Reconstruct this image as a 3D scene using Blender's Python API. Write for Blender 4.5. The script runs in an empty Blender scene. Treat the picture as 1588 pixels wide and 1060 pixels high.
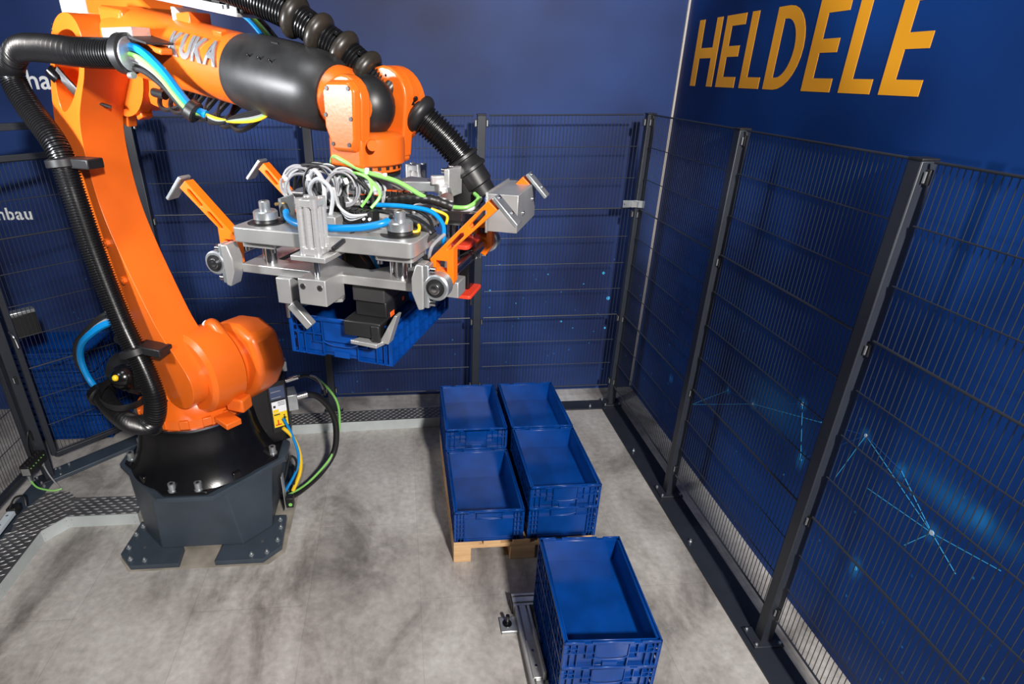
import bpy, bmesh, math, random
from mathutils import Vector, Matrix, noise
random.seed(7)
S = bpy.context.scene
COL = S.collection
PI = math.pi

# ------------------------------------------------------------------ camera
cam = bpy.data.cameras.new('camera'); cam_o = bpy.data.objects.new('camera', cam); COL.objects.link(cam_o)
cr = Vector((0.99732956, -0.07303194, -0.00028335)); cu = Vector((0.03225013, 0.43692248, 0.89892084)); cf = Vector((0.06552613, 0.89652947, -0.43811099))
M = Matrix((cr, cu, -cf)).transposed().to_4x4(); M.translation = (-0.2395, -2.5585, 2.5479)
cam_o.matrix_world = M
cam.sensor_width = 36; cam.lens = 919.49 / 1588 * 36
cam.shift_x = 104.8 / 1588; cam.shift_y = 29.03 / 1588
cam.clip_start = .02
S.camera = cam_o

# ------------------------------------------------------------------ world and light
W = bpy.data.worlds.new('hall'); S.world = W; W.use_nodes = True
W.node_tree.nodes['Background'].inputs[0].default_value = (.62, .74, 1, 1)
W.node_tree.nodes['Background'].inputs[1].default_value = .024
def area(name, loc, target, size, power, col, spread=PI):
    l = bpy.data.lights.new(name, 'AREA'); l.size = size; l.energy = power; l.color = col; l.shape = 'DISK'; l.spread = spread
    o = bpy.data.objects.new(name, l); COL.objects.link(o); o.location = loc
    o.rotation_euler = (Vector(target) - Vector(loc)).to_track_quat('-Z', 'Y').to_euler()
    return o
area('key_flash', (1.06, -5.0, 4.3), (-.2, .5, .8), .4, 520, (1, .955, .91))
area('side_flash', (-2.65, -.85, 2.65), (-.2, 1.1, 2.6), .35, 42, (.95, .97, 1), 1.75)
area('added_fill', (-1.6, -1.2, 5.0), (1.2, .6, 2.2), 1.2, 42, (.93, .97, 1))  # added fill from overhead to lift the upper right wall, not a known fixture
S.view_settings.view_transform = 'Standard'; S.view_settings.look = 'None'
S.view_settings.exposure = 0.0; S.view_settings.gamma = 1

# ------------------------------------------------------------------ materials
def mat(name, col, rough=.5, metal=0, var=.0, scale=8, bump=0, bscale=60, coat=0, spec=.5, stretch=None, col2=None):
    m = bpy.data.materials.new(name); m.use_nodes = True; nt = m.node_tree; b = nt.nodes['Principled BSDF']
    b.inputs['Base Color'].default_value = (*col, 1); b.inputs['Roughness'].default_value = rough
    b.inputs['Metallic'].default_value = metal; b.inputs['Coat Weight'].default_value = coat
    b.inputs['Specular IOR Level'].default_value = spec
    tc = nt.nodes.new('ShaderNodeTexCoord'); mp = nt.nodes.new('ShaderNodeMapping'); nt.links.new(tc.outputs['Object'], mp.inputs[0])
    if stretch: mp.inputs['Scale'].default_value = stretch
    if var or col2:
        n = nt.nodes.new('ShaderNodeTexNoise'); n.inputs['Scale'].default_value = scale; n.inputs['Detail'].default_value = 6
        nt.links.new(mp.outputs[0], n.inputs[0])
        r = nt.nodes.new('ShaderNodeValToRGB'); nt.links.new(n.outputs[0], r.inputs[0])
        c2 = col2 or tuple(min(1, c * (1 + var)) for c in col); c1 = col if col2 else tuple(c * (1 - var) for c in col)
        r.color_ramp.elements[0].position = .32; r.color_ramp.elements[1].position = .68
        r.color_ramp.elements[0].color = (*c1, 1); r.color_ramp.elements[1].color = (*c2, 1)
        nt.links.new(r.outputs[0], b.inputs['Base Color'])
    if bump:
        n2 = nt.nodes.new('ShaderNodeTexNoise'); n2.inputs['Scale'].default_value = bscale; n2.inputs['Detail'].default_value = 4
        nt.links.new(mp.outputs[0], n2.inputs[0])
        bp_ = nt.nodes.new('ShaderNodeBump'); bp_.inputs['Strength'].default_value = bump; bp_.inputs['Distance'].default_value = .004
        nt.links.new(n2.outputs[0], bp_.inputs['Height']); nt.links.new(bp_.outputs[0], b.inputs['Normal'])
    return m
ORANGE = mat('orange_paint', (.74, .132, .011), .31, var=.06, scale=5, bump=.06, bscale=90)
ORANGE2 = mat('orange_powder_coat', (.88, .17, .004), .38, var=.05)
BLACKP = mat('black_gloss_paint', (.006, .006, .007), .2, var=.2, bump=.04, bscale=120)
BLACK = mat('black_plastic', (.012, .012, .013), .42, var=.2)
RUBBER = mat('black_rubber_cover', (.018, .018, .019), .42, var=.5, scale=9, bump=.15, bscale=14)
HOSE = mat('black_corrugated_hose', (.008, .008, .009), .27)
BALL = mat('worn_black_ring', (.014, .013, .012), .36, col2=(.034, .026, .019), scale=14)
ANTH = mat('anthracite_paint', (.042, .056, .075), .42, var=.12, scale=6, bump=.05)
FENCE = mat('dark_fence_coating', (.021, .025, .034), .42, var=.1)
ALU = mat('brushed_aluminium', (.62, .62, .62), .3, .6, var=.06, scale=30, stretch=(1, 1, 12))
ALUP = mat('matte_aluminium_plate', (.47, .47, .465), .38, .62, var=.12, scale=7, bump=.04, bscale=200)
STEEL = mat('steel', (.6, .6, .62), .22, 1)
ZINC = mat('galvanised_steel', (.44, .47, .49), .36, .75, var=.14, scale=18)
DUCT = mat('galvanised_duct_side', (.55, .60, .60), .42, .3, var=.12, scale=5)
TREAD = mat('chequer_plate_steel', (.17, .17, .175), .4, .6, var=.3, scale=4)
TEAR = mat('chequer_plate_stud', (.58, .57, .55), .32, .5)
BLUE = mat('blue_crate_plastic', (.0015, .043, .225), .27, var=.2, scale=7, bump=.05, bscale=25, spec=.3)
WOOD = mat('pallet_wood', (.56, .33, .15), .7, var=.28, scale=5, bump=.3, bscale=30, stretch=(1, 6, 6), col2=(.72, .47, .25))
CBLUE = mat('blue_cable', (.0, .22, .58), .35); CGREEN = mat('green_cable', (.25, .62, .14), .4); CGREY = mat('grey_cable', (.28, .28, .30), .4)
CBLACK = mat('black_cable', (.012, .012, .013), .4); CYEL = mat('yellow_cable', (.85, .55, .02), .4); CWHITE = mat('white_cable', (.44, .46, .48), .4)
RED = mat('red_bracket', (.75, .05, .02), .35); WHITE = mat('white_plastic', (.8, .8, .8), .45)
YELLOW = mat('yellow_sign', (.9, .62, .02), .45); INK = mat('black_ink', (.01, .01, .01), .5); NAVY = mat('navy_label', (.05, .07, .14), .4)
TEXTY = mat('yellow_print', (.95, .40, .008), .55); TEXTW = mat('white_print', (.82, .85, .88), .55)
GLINT = mat('light_blue_print', (.05, .42, .8), .5); GLINT2 = mat('white_blue_print', (.55, .72, .85), .5); GLINT3 = mat('dim_blue_print', (.01, .1, .42), .5)
BADGE = mat('steel_grey_lettering', (.33, .34, .36), .3, .6)
ORL = mat('orange_button', (.9, .12, .01), .4)
BROWNGL = mat('clear_guard', (.3, .28, .25), .4)

def floor_mat():
    m = bpy.data.materials.new('concrete_vinyl'); m.use_nodes = True; nt = m.node_tree; b = nt.nodes['Principled BSDF']; N = nt.nodes.new; L = nt.links.new
    tc = N('ShaderNodeTexCoord')
    n = N('ShaderNodeTexNoise'); n.inputs['Scale'].default_value = 1.5; n.inputs['Detail'].default_value = 9; n.inputs['Roughness'].default_value = .62; n.inputs['Distortion'].default_value = .6
    mp = N('ShaderNodeMapping'); mp.inputs['Scale'].default_value = (1.6, .8, 1); mp.inputs['Rotation'].default_value = (0, 0, .5)
    L(tc.outputs['Object'], mp.inputs[0]); L(mp.outputs[0], n.inputs[0])
    r = N('ShaderNodeValToRGB'); e = r.color_ramp.elements
    e[0].position = .34; e[0].color = (.19, .175, .162, 1); e[1].position = .66; e[1].color = (.545, .525, .50, 1)
    k = e.new(.5); k.color = (.42, .395, .37, 1)
    L(n.outputs[0], r.inputs[0])
    n2 = N('ShaderNodeTexNoise'); n2.inputs['Scale'].default_value = 26; n2.inputs['Detail'].default_value = 5; L(tc.outputs['Object'], n2.inputs[0])
    mx = N('ShaderNodeMix'); mx.data_type = 'RGBA'; mx.blend_type = 'OVERLAY'; mx.inputs[0].default_value = .35
    L(r.outputs[0], mx.inputs[6]); L(n2.outputs[0], mx.inputs[7])
    # faint scratches
    v = N('ShaderNodeTexNoise'); v.inputs['Scale'].default_value = 5; v.inputs['Detail'].default_value = 3; v.inputs['Distortion'].default_value = 2.5; L(tc.outputs['Object'], v.inputs[0])
    rr = N('ShaderNodeValToRGB'); q = rr.color_ramp.elements; q[0].position = .495; q[0].color = (0, 0, 0, 1); q[1].position = .505; q[1].color = (0, 0, 0, 1); z = q.new(.5); z.color = (.18, .18, .18, 1)
    L(v.outputs[0], rr.inputs[0])
    ad = N('ShaderNodeMix'); ad.data_type = 'RGBA'; ad.blend_type = 'ADD'; ad.inputs[0].default_value = .3; L(mx.outputs[2], ad.inputs[6]); L(rr.outputs[0], ad.inputs[7])
    br = N('ShaderNodeTexBrick'); br.inputs['Scale'].default_value = 1.0; br.inputs['Brick Width'].default_value = 1.2; br.inputs['Row Height'].default_value = .6; br.inputs['Mortar Size'].default_value = .0015
    br.inputs['Color1'].default_value = (.90, .90, .90, 1); br.inputs['Color2'].default_value = (1, 1, 1, 1); br.inputs['Mortar'].default_value = (.72, .72, .72, 1)
    mpb = N('ShaderNodeMapping'); mpb.inputs['Rotation'].default_value = (0, 0, PI / 2); mpb.inputs['Location'].default_value = (.35, .2, 0); L(tc.outputs['Object'], mpb.inputs[0]); L(mpb.outputs[0], br.inputs['Vector'])
    mt = N('ShaderNodeMix'); mt.data_type = 'RGBA'; mt.blend_type = 'MULTIPLY'; mt.inputs[0].default_value = 1; L(ad.outputs[2], mt.inputs[6]); L(br.outputs[0], mt.inputs[7])
    L(mt.outputs[2], b.inputs['Base Color'])
    b.inputs['Roughness'].default_value = .42
    bu = N('ShaderNodeBump'); bu.inputs['Strength'].default_value = .12; bu.inputs['Distance'].default_value = .004; L(n2.outputs[0], bu.inputs['Height']); L(bu.outputs[0], b.inputs['Normal'])
    return m
def banner_mat(name, c0, c1, star, scale=1.0, pos=(.35, .7), blobs=()):
    m = bpy.data.materials.new(name); m.use_nodes = True; nt = m.node_tree; b = nt.nodes['Principled BSDF']; N = nt.nodes.new; L = nt.links.new
    tc = N('ShaderNodeTexCoord'); n = N('ShaderNodeTexNoise'); n.inputs['Scale'].default_value = scale; n.inputs['Detail'].default_value = 2; L(tc.outputs['Object'], n.inputs[0])
    r = N('ShaderNodeValToRGB'); e = r.color_ramp.elements; e[0].position = pos[0]; e[0].color = (*c0, 1); e[1].position = pos[1]; e[1].color = (*c1, 1); L(n.outputs[0], r.inputs[0])
    out = r.outputs[0]
    if star:
        v = N('ShaderNodeTexVoronoi'); v.inputs['Scale'].default_value = 11; L(tc.outputs['Object'], v.inputs[0])
        sr = N('ShaderNodeValToRGB'); s = sr.color_ramp.elements; s[0].position = .0; s[0].color = (1, 1, 1, 1); s[1].position = .09; s[1].color = (0, 0, 0, 1); L(v.outputs['Distance'], sr.inputs[0])
        sp = N('ShaderNodeSeparateXYZ'); L(tc.outputs['Object'], sp.inputs[0])
        mr = N('ShaderNodeMapRange'); mr.inputs[1].default_value = 1.45; mr.inputs[2].default_value = .9; L(sp.outputs[2], mr.inputs[0])
        mm = N('ShaderNodeMath'); mm.operation = 'MULTIPLY'; L(sr.outputs[0], mm.inputs[0]); L(mr.outputs[0], mm.inputs[1])
        mx = N('ShaderNodeMix'); mx.data_type = 'RGBA'; L(mm.outputs[0], mx.inputs[0]); L(out, mx.inputs[6]); mx.inputs[7].default_value = (.03, .3, .7, 1)
        out = mx.outputs[2]
    for (c, rad, st, k) in blobs:
        vm = N('ShaderNodeVectorMath'); vm.operation = 'SUBTRACT'; L(tc.outputs['Object'], vm.inputs[0]); vm.inputs[1].default_value = c
        vs_ = N('ShaderNodeVectorMath'); vs_.operation = 'MULTIPLY'; L(vm.outputs[0], vs_.inputs[0]); vs_.inputs[1].default_value = (1, st[0], st[1])
        ln = N('ShaderNodeVectorMath'); ln.operation = 'LENGTH'; L(vs_.outputs[0], ln.inputs[0])
        mr2 = N('ShaderNodeMapRange'); mr2.interpolation_type = 'SMOOTHSTEP'; mr2.inputs[1].default_value = rad; mr2.inputs[2].default_value = 0; mr2.inputs[3].default_value = 0; mr2.inputs[4].default_value = k
        L(ln.outputs['Value'], mr2.inputs[0])
        mb_ = N('ShaderNodeMix'); mb_.data_type = 'RGBA'; L(mr2.outputs[0], mb_.inputs[0]); L(out, mb_.inputs[6]); mb_.inputs[7].default_value = (.015, .22, .62, 1); out = mb_.outputs[2]
    L(out, b.inputs['Base Color']); b.inputs['Roughness'].default_value = .55; b.inputs['Specular IOR Level'].default_value = .3
    return m
FLOOR = floor_mat()
BAN_B = banner_mat('dark_blue_banner', (.009, .019, .08), (.019, .053, .20), True, 1.1)
BAN_R = banner_mat('blue_banner', (.0, .016, .10), (.003, .055, .27), True, .9, blobs=[((1.77, y, z), r_, st, k) for y, z, r_, st, k in ((-.717, 1.079, .05, (1, 1), .9), (-1.065, 1.128, .06, (1, 1), .9), (-.98, 1.115, .09, (.25, 1), .5), (.1, .9, .28, (.7, 1.6), .35), (-.08, 1.027, .05, (1, 1), .9), (-.181, .756, .05, (1, .6), .9), (-.691, .519, .05, (1, .6), .9), (.56, .754, .04, (1, 1), .8), (.292, .811, .05, (1, 1), .6), (-.499, 1.109, .05, (1, 1), .6), (-.93, .944, .06, (1, 1), .6), (1.3, .45, .05, (1, 1), .7))])

# ------------------------------------------------------------------ mesh helpers
class MB:
    def __init__(s): s.bm = bmesh.new()
    def _new(s, vs, fs):
        v = [s.bm.verts.new(p) for p in vs]
        for f in fs:
            try: s.bm.faces.new([v[i] for i in f])
            except ValueError: pass
        return v
    def box(s, c, d, rot=None):
        x, y, z = d[0] / 2, d[1] / 2, d[2] / 2; c = Vector(c)
        P = [Vector((a * x, b * y, e * z)) for e in (-1, 1) for a, b in ((-1, -1), (1, -1), (1, 1), (-1, 1))]
        if rot is not None: P = [rot @ p for p in P]
        s._new([c + p for p in P], [(3, 2, 1, 0), (4, 5, 6, 7), (0, 1, 5, 4), (1, 2, 6, 5), (2, 3, 7, 6), (3, 0, 4, 7)]); return s
    def bb(s, x0, x1, y0, y1, z0, z1): return s.box(((x0 + x1) / 2, (y0 + y1) / 2, (z0 + z1) / 2), (abs(x1 - x0), abs(y1 - y0), abs(z1 - z0)))
    def prism(s, poly, axis, a, b, scale_b=None):
        """extrude 2D polygon along axis ('x': poly=(y,z); 'y': poly=(x,z); 'z': poly=(x,y))"""
        def P(u, v, w): return {'x': (w, u, v), 'y': (u, w, v), 'z': (u, v, w)}[axis]
        n = len(poly); pb = poly
        if scale_b:
            cx = sum(p[0] for p in poly) / n; cy = sum(p[1] for p in poly) / n; pb = [(cx + (p[0] - cx) * scale_b, cy + (p[1] - cy) * scale_b) for p in poly]
        s._new([P(u, v, a) for u, v in poly] + [P(u, v, b) for u, v in pb],
               [tuple(range(n))[::-1], tuple(range(n, 2 * n))] + [(i, (i + 1) % n, n + (i + 1) % n, n + i) for i in range(n)]); return s
    def cyl(s, p0, p1, r0, r1=None, n=20, caps=True):
        r1 = r0 if r1 is None else r1; p0 = Vector(p0); p1 = Vector(p1); d = (p1 - p0).normalized()
        u = d.orthogonal().normalized(); w = d.cross(u)
        vs = []
        for p, r in ((p0, r0), (p1, r1)): vs += [p + (u * math.cos(2 * PI * i / n) + w * math.sin(2 * PI * i / n)) * r for i in range(n)]
        fs = [(i, (i + 1) % n, n + (i + 1) % n, n + i) for i in range(n)]
        if caps: fs += [tuple(range(n))[::-1], tuple(range(n, 2 * n))]
        s._new(vs, fs); return s
    def lathe(s, p0, d, prof, n=24, cap=True, su=1.0):
        """prof: list of (dist along d, radius)"""
        p0 = Vector(p0); d = Vector(d).normalized(); u = d.orthogonal().normalized() if abs(d.z) < .9 else Vector((1, 0, 0)); u = (u - d * u.dot(d)).normalized(); w = d.cross(u)
        vs = []; m = len(prof)
        for t, r in prof: vs += [p0 + d * t + (u * math.cos(2 * PI * i / n) * su + w * math.sin(2 * PI * i / n)) * r for i in range(n)]
        fs = [(k * n + i, k * n + (i + 1) % n, (k + 1) * n + (i + 1) % n, (k + 1) * n + i) for k in range(m - 1) for i in range(n)]
        if cap: fs += [tuple(range(n))[::-1], tuple(range((m - 1) * n, m * n))]
        s._new(vs, fs); return s
    def sphere(s, c, r, n=16, sc=(1, 1, 1)):
        c = Vector(c)
        m = Matrix.Translation(c) @ Matrix.Diagonal((*sc, 1))
        bmesh.ops.create_uvsphere(s.bm, u_segments=n, v_segments=n // 2 + 2, radius=r, matrix=m); return s
    def tube(s, pts, r, n=8, res=6, rings=None, closed=False):
        """smooth tube; rings=(pitch, depth) gives a corrugated hose"""
        P = spline(pts, res)
        if rings:
            pitch, depth = rings; P = resample(P, pitch / 4)
        k = len(P); t0 = (P[1] - P[0]).normalized(); u = t0.orthogonal().normalized(); vs = []
        for i in range(k):
            t = (P[min(i + 1, k - 1)] - P[max(i - 1, 0)]).normalized()
            u = (u - t * u.dot(t)).normalized(); w = t.cross(u)
            rr = r if not rings else (r if i % 4 < 2 else r - depth)
            vs += [P[i] + (u * math.cos(2 * PI * j / n) + w * math.sin(2 * PI * j / n)) * rr for j in range(n)]
        fs = [(i * n + j, i * n + (j + 1) % n, (i + 1) * n + (j + 1) % n, (i + 1) * n + j) for i in range(k - 1) for j in range(n)]
        fs += [tuple(range(n))[::-1], tuple(range((k - 1) * n, k * n))]
        s._new(vs, fs); return s
    def shift(s, m): s.bm.transform(m); return s
def spline(pts, res):
    P = [Vector(p) for p in pts]
    if len(P) < 3: return P
    out = []
    for i in range(len(P) - 1):
        a = P[max(i - 1, 0)]; b = P[i]; c = P[i + 1]; d = P[min(i + 2, len(P) - 1)]
        for j in range(res):
            t = j / res
            out.append(.5 * ((2 * b) + (c - a) * t + (2 * a - 5 * b + 4 * c - d) * t * t + (3 * b - a - 3 * c + d) * t ** 3))
    out.append(P[-1]); return out
def resample(P, step):
    out = [P[0].copy()]; acc = 0
    for a, b in zip(P, P[1:]):
        L = (b - a).length; pos = step - acc
        while pos <= L: out.append(a.lerp(b, pos / L)); pos += step
        acc = L - (pos - step)
    return out
XF = {}     # root name -> matrix bringing build coordinates into the root's frame
def rootname(o):
    while o.parent: o = o.parent
    return o.name
def obj(name, mb, material, parent=None, bevel=0, smooth=True, pre=None, kind=None, label=None, seg=2, angle=.6):
    if pre is not None: mb.bm.transform(pre)
    if parent is not None:
        x = XF.get(rootname(parent))
        if x is not None: mb.bm.transform(x)
    bmesh.ops.recalc_face_normals(mb.bm, faces=mb.bm.faces[:])
    me = bpy.data.meshes.new(name); mb.bm.to_mesh(me); mb.bm.free()
    me.materials.append(material)
    o = bpy.data.objects.new(name, me); COL.objects.link(o)
    if parent is not None: o.parent = parent
    if smooth:
        me.polygons.foreach_set('use_smooth', [True] * len(me.polygons)); me.set_sharp_from_angle(angle=math.radians(38))
    if bevel:
        b = o.modifiers.new('bevel', 'BEVEL'); b.width = bevel; b.segments = seg; b.limit_method = 'ANGLE'; b.angle_limit = angle
        b.harden_normals = False
    if kind: o['kind'] = kind
    if label: o['label'] = label
    return o
def tag(o, label=None, cat=None, group=None, kind=None):
    if label: o['label'] = label
    if cat: o['category'] = cat
    if group: o['group'] = group
    if kind: o['kind'] = kind
    return o
def thing(name, loc, label, cat, group=None, rotz=0, build=None):
    o = bpy.data.objects.new(name, None); COL.objects.link(o); o.location = loc; o.rotation_euler = (0, 0, rotz); o.empty_display_size = .05
    if build is not None: XF[o.name] = build
    return tag(o, label, cat, group)
def child_copy(src, parent, loc=(0, 0, 0), rot=None):
    c = src.copy(); COL.objects.link(c); c.parent = parent; c.location = loc
    if rot is not None: c.rotation_euler = rot
    return c
def copy_tree(root, loc, rotz, label, group=None):
    r = root.copy(); COL.objects.link(r); r.location = loc; r.rotation_euler = (0, 0, rotz); r['label'] = label
    if group: r['group'] = group
    for ch in list(root.children):
        c = ch.copy(); COL.objects.link(c); c.parent = r
        for g in ch.children:
            d = g.copy(); COL.objects.link(d); d.parent = c
    return r
def arc(cx, cy, r, a0, a1, n): return [(cx + r * math.cos(math.radians(a0 + (a1 - a0) * i / n)), cy + r * math.sin(math.radians(a0 + (a1 - a0) * i / n))) for i in range(n + 1)]
def rrect(x0, x1, y0, y1, r, n=4):
    return arc(x1 - r, y1 - r, r, 0, 90, n) + arc(x0 + r, y1 - r, r, 90, 180, n) + arc(x0 + r, y0 + r, r, 180, 270, n) + arc(x1 - r, y0 + r, r, 270, 360, n)
def text_mb(s, size, extrude, offset=0.0):
    cu_ = bpy.data.curves.new('t', 'FONT'); cu_.body = s; cu_.size = size; cu_.extrude = extrude; cu_.offset = offset
    to = bpy.data.objects.new('t', cu_); COL.objects.link(to)
    me = bpy.data.meshes.new_from_object(to.evaluated_get(bpy.context.evaluated_depsgraph_get()))
    mb = MB(); mb.bm.from_mesh(me)
    bpy.data.objects.remove(to); bpy.data.curves.remove(cu_); bpy.data.meshes.remove(me)
    return mb
RY = lambda a: Matrix.Rotation(a, 3, 'Y'); RX = lambda a: Matrix.Rotation(a, 3, 'X'); RZ = lambda a: Matrix.Rotation(a, 3, 'Z')
def frame(o, a): return Matrix.Translation(o) @ Matrix.Rotation(a, 4, 'Z')

# ------------------------------------------------------------------ setting
WX, WY = 1.77, 2.0
def struct(name, mb, m): return tag(obj(name, mb, m, smooth=False), kind='structure')
fl = MB(); fl.bb(-6, WX + .1, -5, WY + .1, -.05, 0); struct('floor', fl, FLOOR)
wb = struct('wall_back', MB().bb(-6, WX, WY, WY + .06, 0, 3.25), BAN_B)
wr = struct('wall_right', MB().bb(WX, WX + .06, -4.2, WY + .06, 0, 3.25), BAN_R)
struct('trim_1', MB().bb(WX - .014, WX, WY - .014, WY, .02, 3.25), mat('corner_profile', (.62, .56, .5), .4, .3))
# printed lettering on the right wall: every letter is its own flat print
Hh = .39
def ltr(kind, w):
    s, t = .074, .058
    if kind == 'H': return [[(0, 0), (s, 0), (s, Hh), (0, Hh)], [(w - s, 0), (w, 0), (w, Hh), (w - s, Hh)], [(s, .165), (w - s, .165), (w - s, .225), (s, .225)]]
    if kind == 'L': return [[(0, 0), (s, 0), (s, Hh), (0, Hh)], [(s, 0), (w, 0), (w, t), (s, t)]]
    if kind == 'E': return [[(0, 0), (s, 0), (s, Hh), (0, Hh)], [(s, 0), (w, 0), (w, t), (s, t)], [(s, .167), (w - .018, .167), (w - .018, .225), (s, .225)], [(s, Hh - t), (w, Hh - t), (w, Hh), (s, Hh)]]
    out = []
    o = [(0, 0), (.1, 0)] + [(.1 + (w - .1) * math.cos(a), Hh / 2 + Hh / 2 * math.sin(a)) for a in [(-.5 + i / 14) * PI for i in range(1, 14)]] + [(.1, Hh), (0, Hh)]
    i_ = [(s, t), (.1, t)] + [(.1 + (w - .1 - s) * math.cos(a), Hh / 2 + (Hh / 2 - t) * math.sin(a)) for a in [(-.5 + i / 14) * PI for i in range(1, 14)]] + [(.1, Hh - t), (s, Hh - t)]
    n = len(o)
    return [[o[k], o[(k + 1) % n], i_[(k + 1) % n], i_[k]] for k in range(n)]
for k, u0, w in (('H', 0, .309), ('E', .361, .224), ('L', .644, .209), ('D', .899, .285), ('E', 1.245, .216), ('L', 1.522, .2), ('E', 1.774, .213)):
    mb = MB()
    for poly in ltr(k, w): mb.prism([(1.796 - u0 - u, 2.46 + v) for u, v in poly], 'x', WX - .0015, WX + .001)
    obj('letter', mb, TEXTY, wr, smooth=False)
# printed network of light dots and lines on the right wall
nodes = [(.292, .811, 1), (.936, .433, .7), (-.08, 1.027, 1), (-.499, 1.109, 1), (-.93, .944, 1.3), (-.181, .756, 1.1), (-.691, .519, 1.2), (-.717, 1.079, 1.5), (-1.065, 1.128, 1.8), (-.235, 1.012, .5), (.56, .754, .8), (-.35, .62, .6), (-.1, .6, .5)]
links = [(0, 1), (0, 2), (0, 9), (0, 10), (1, 10), (2, 5), (3, 9), (3, 4), (3, 5), (3, 7), (4, 7)]
extra = [((-.93, .944), (-1.071, .873)), ((-.93, .944), (-1.192, 1.012)), ((-.93, .944), (-.851, .807)), ((-.93, .944), (-.6, .9)), ((-.499, 1.109), (-.42, .82))]
def plane_line(a, b, w, m, nm, par, X):
    d = Vector((b[0] - a[0], b[1] - a[1])); p = Vector((-d.y, d.x)).normalized() * w / 2
    obj(nm, MB().prism([(a[0] + p.x, a[1] + p.y), (b[0] + p.x, b[1] + p.y), (b[0] - p.x, b[1] - p.y), (a[0] - p.x, a[1] - p.y)], 'x', X - .001, X + .001), m, par, smooth=False)
for i, j in links: plane_line(nodes[i][:2], nodes[j][:2], .003, GLINT if (i + j) % 2 else GLINT3, 'printed_line', wr, WX)
for a, b in extra: plane_line(a, b, .003, GLINT, 'printed_line', wr, WX)
for i, (y, z, s) in enumerate(nodes):
    if s < 1.5: obj('printed_dot', MB().prism(arc(y, z, .008 * s, 0, 330, 11), 'x', WX - .0016, WX), GLINT2 if i in (0, 1, 3, 4, 2) else GLINT, wr, smooth=False)
for x, z, rd in ((1.397, 1.07, .012), (1.462, .851, .016), (.938, 1.07, .006), (1.08, .654, .009), (1.186, .592, .006), (1.466, .583, .009), (.467, .945, .007), (.538, 1.16, .006), (1.24, .981, .006), (.363, .892, .009), (.686, .827, .005)): obj('printed_dot', MB().prism(arc(x, z, rd, 0, 330, 11), 'y', WY - .0012, WY), GLINT, wb, smooth=False)
# white words on the back wall
for s, size, loc in (('ha', .165, (-2.70, 2.444)), ('nbau', .121, (-3.165, 1.579))):
    x = loc[0]
    for chh in s:
        mb = text_mb(chh, size, .001, .0025); mb.shift(Matrix.Translation((x, WY - .0005, loc[1])) @ Matrix.Rotation(PI / 2, 4, 'X'))
        wdt = max(v.co.x for v in mb.bm.verts) - x
        obj('letter', mb, TEXTW, wb, smooth=False); x += wdt + size * .06

# ------------------------------------------------------------------ fence
FH = 2.285
HZ = [2.284, 2.078, 1.866, 1.653, 1.446, 1.244, 1.039, .825, .608, .40, .193]
THICK = (0, 3, 7, 10)
vmesh = {}
def wire_panel(name, p0, p1, label, group, z0=.193, z1=2.284, frame_tube=False, n=None, gap=.035):
    a = Vector(p0); b = Vector(p1); d = (b - a); Lg = d.length; ang = math.atan2(d.y, d.x)
    r = thing(name, (a.x, a.y, 0), label, 'fence', group, ang)
    x0, x1 = gap, Lg - gap
    n = n or int(round((x1 - x0) / .0253))
    def vm():
        if (z0, z1) not in vmesh:
            o = obj('vertical_wire', MB().cyl((0, 0, z0), (0, 0, z1), .0017, n=6), FENCE, r); vmesh[(z0, z1)] = o.data; return o
        o = bpy.data.objects.new('vertical_wire', vmesh[(z0, z1)]); COL.objects.link(o); o.parent = r; return o
    for i in range(n + 1):
        o = vm(); o.location = (x0 + (x1 - x0) * i / n, 0, 0)
    for k, z in enumerate(HZ):
        if z < z0 - .01 or z > z1 + .01: continue
        rr = .005 if k in THICK else .0027
        obj('horizontal_wire', MB().cyl((x0 - .012, -.004, z), (x1 + .012, -.004, z), rr, n=8), FENCE, r)
    if frame_tube:
        t = .035
        for (q0, q1) in (((0, z0 - .02), (0, z1 + .02)), ((Lg, z0 - .02), (Lg, z1 + .02))):
            obj('frame_tube', MB().bb(q0[0] - t / 2, q0[0] + t / 2, -t / 2, t / 2, q0[1], q1[1]), FENCE, r, bevel=.003)
        for z in (z0 - .02, z1 + .02): obj('frame_tube', MB().bb(0, Lg, -t / 2, t / 2, z - t / 2, z + t / 2), FENCE, r, bevel=.003)
    return r
def post(x, y, label, rot=0, clips=((1, 0), (-1, 0)), h=FH, w=.058, plate=True):
    r = thing('fence_post', (x, y, .012), label, 'fence post', 'fence posts', rot, Matrix.Translation((0, 0, -.012)))
    obj('post_tube', MB().bb(-w / 2, w / 2, -w / 2, w / 2, .02, h), FENCE, r, bevel=.004)
    obj('cap', MB().bb(-w / 2 - .002, w / 2 + .002, -w / 2 - .002, w / 2 + .002, h, h + .008), BLACK, r, bevel=.002)
    if plate:
        obj('base_plate', MB().bb(-.075, .075, -.06, .06, .012, .024), FENCE, r, bevel=.002)
        for dx in (-.06, .06):
            for dy in (-.045, .045):
                obj('bolt', MB().cyl((dx, dy, .022), (dx, dy, .032), .008, n=6).cyl((dx, dy, .022), (dx, dy, .036), .004, n=8), ZINC, r)
    for dx, dy in clips:
        for z in (2.235, 1.61, .79, .23):
            c = (dx * (w / 2 + .01), dy * (w / 2 + .01), z)
            o = obj('clip', MB().box(c, (.02 if dx else .012, .02 if dy else .012, .05)), BLACK, r, bevel=.002)
            obj('clip_bolt', MB().box((c[0] - (.012 if dy else 0), c[1] - (.012 if dx else 0), z), (.006, .006, .036)), ZINC, o)
    return r
RX_, YB = 1.49, 1.711
PW = ((.323, 1.49), (-.844, .323), (-2.0, -.844))
py = [1.711, .514, -.628, -1.79]
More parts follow.
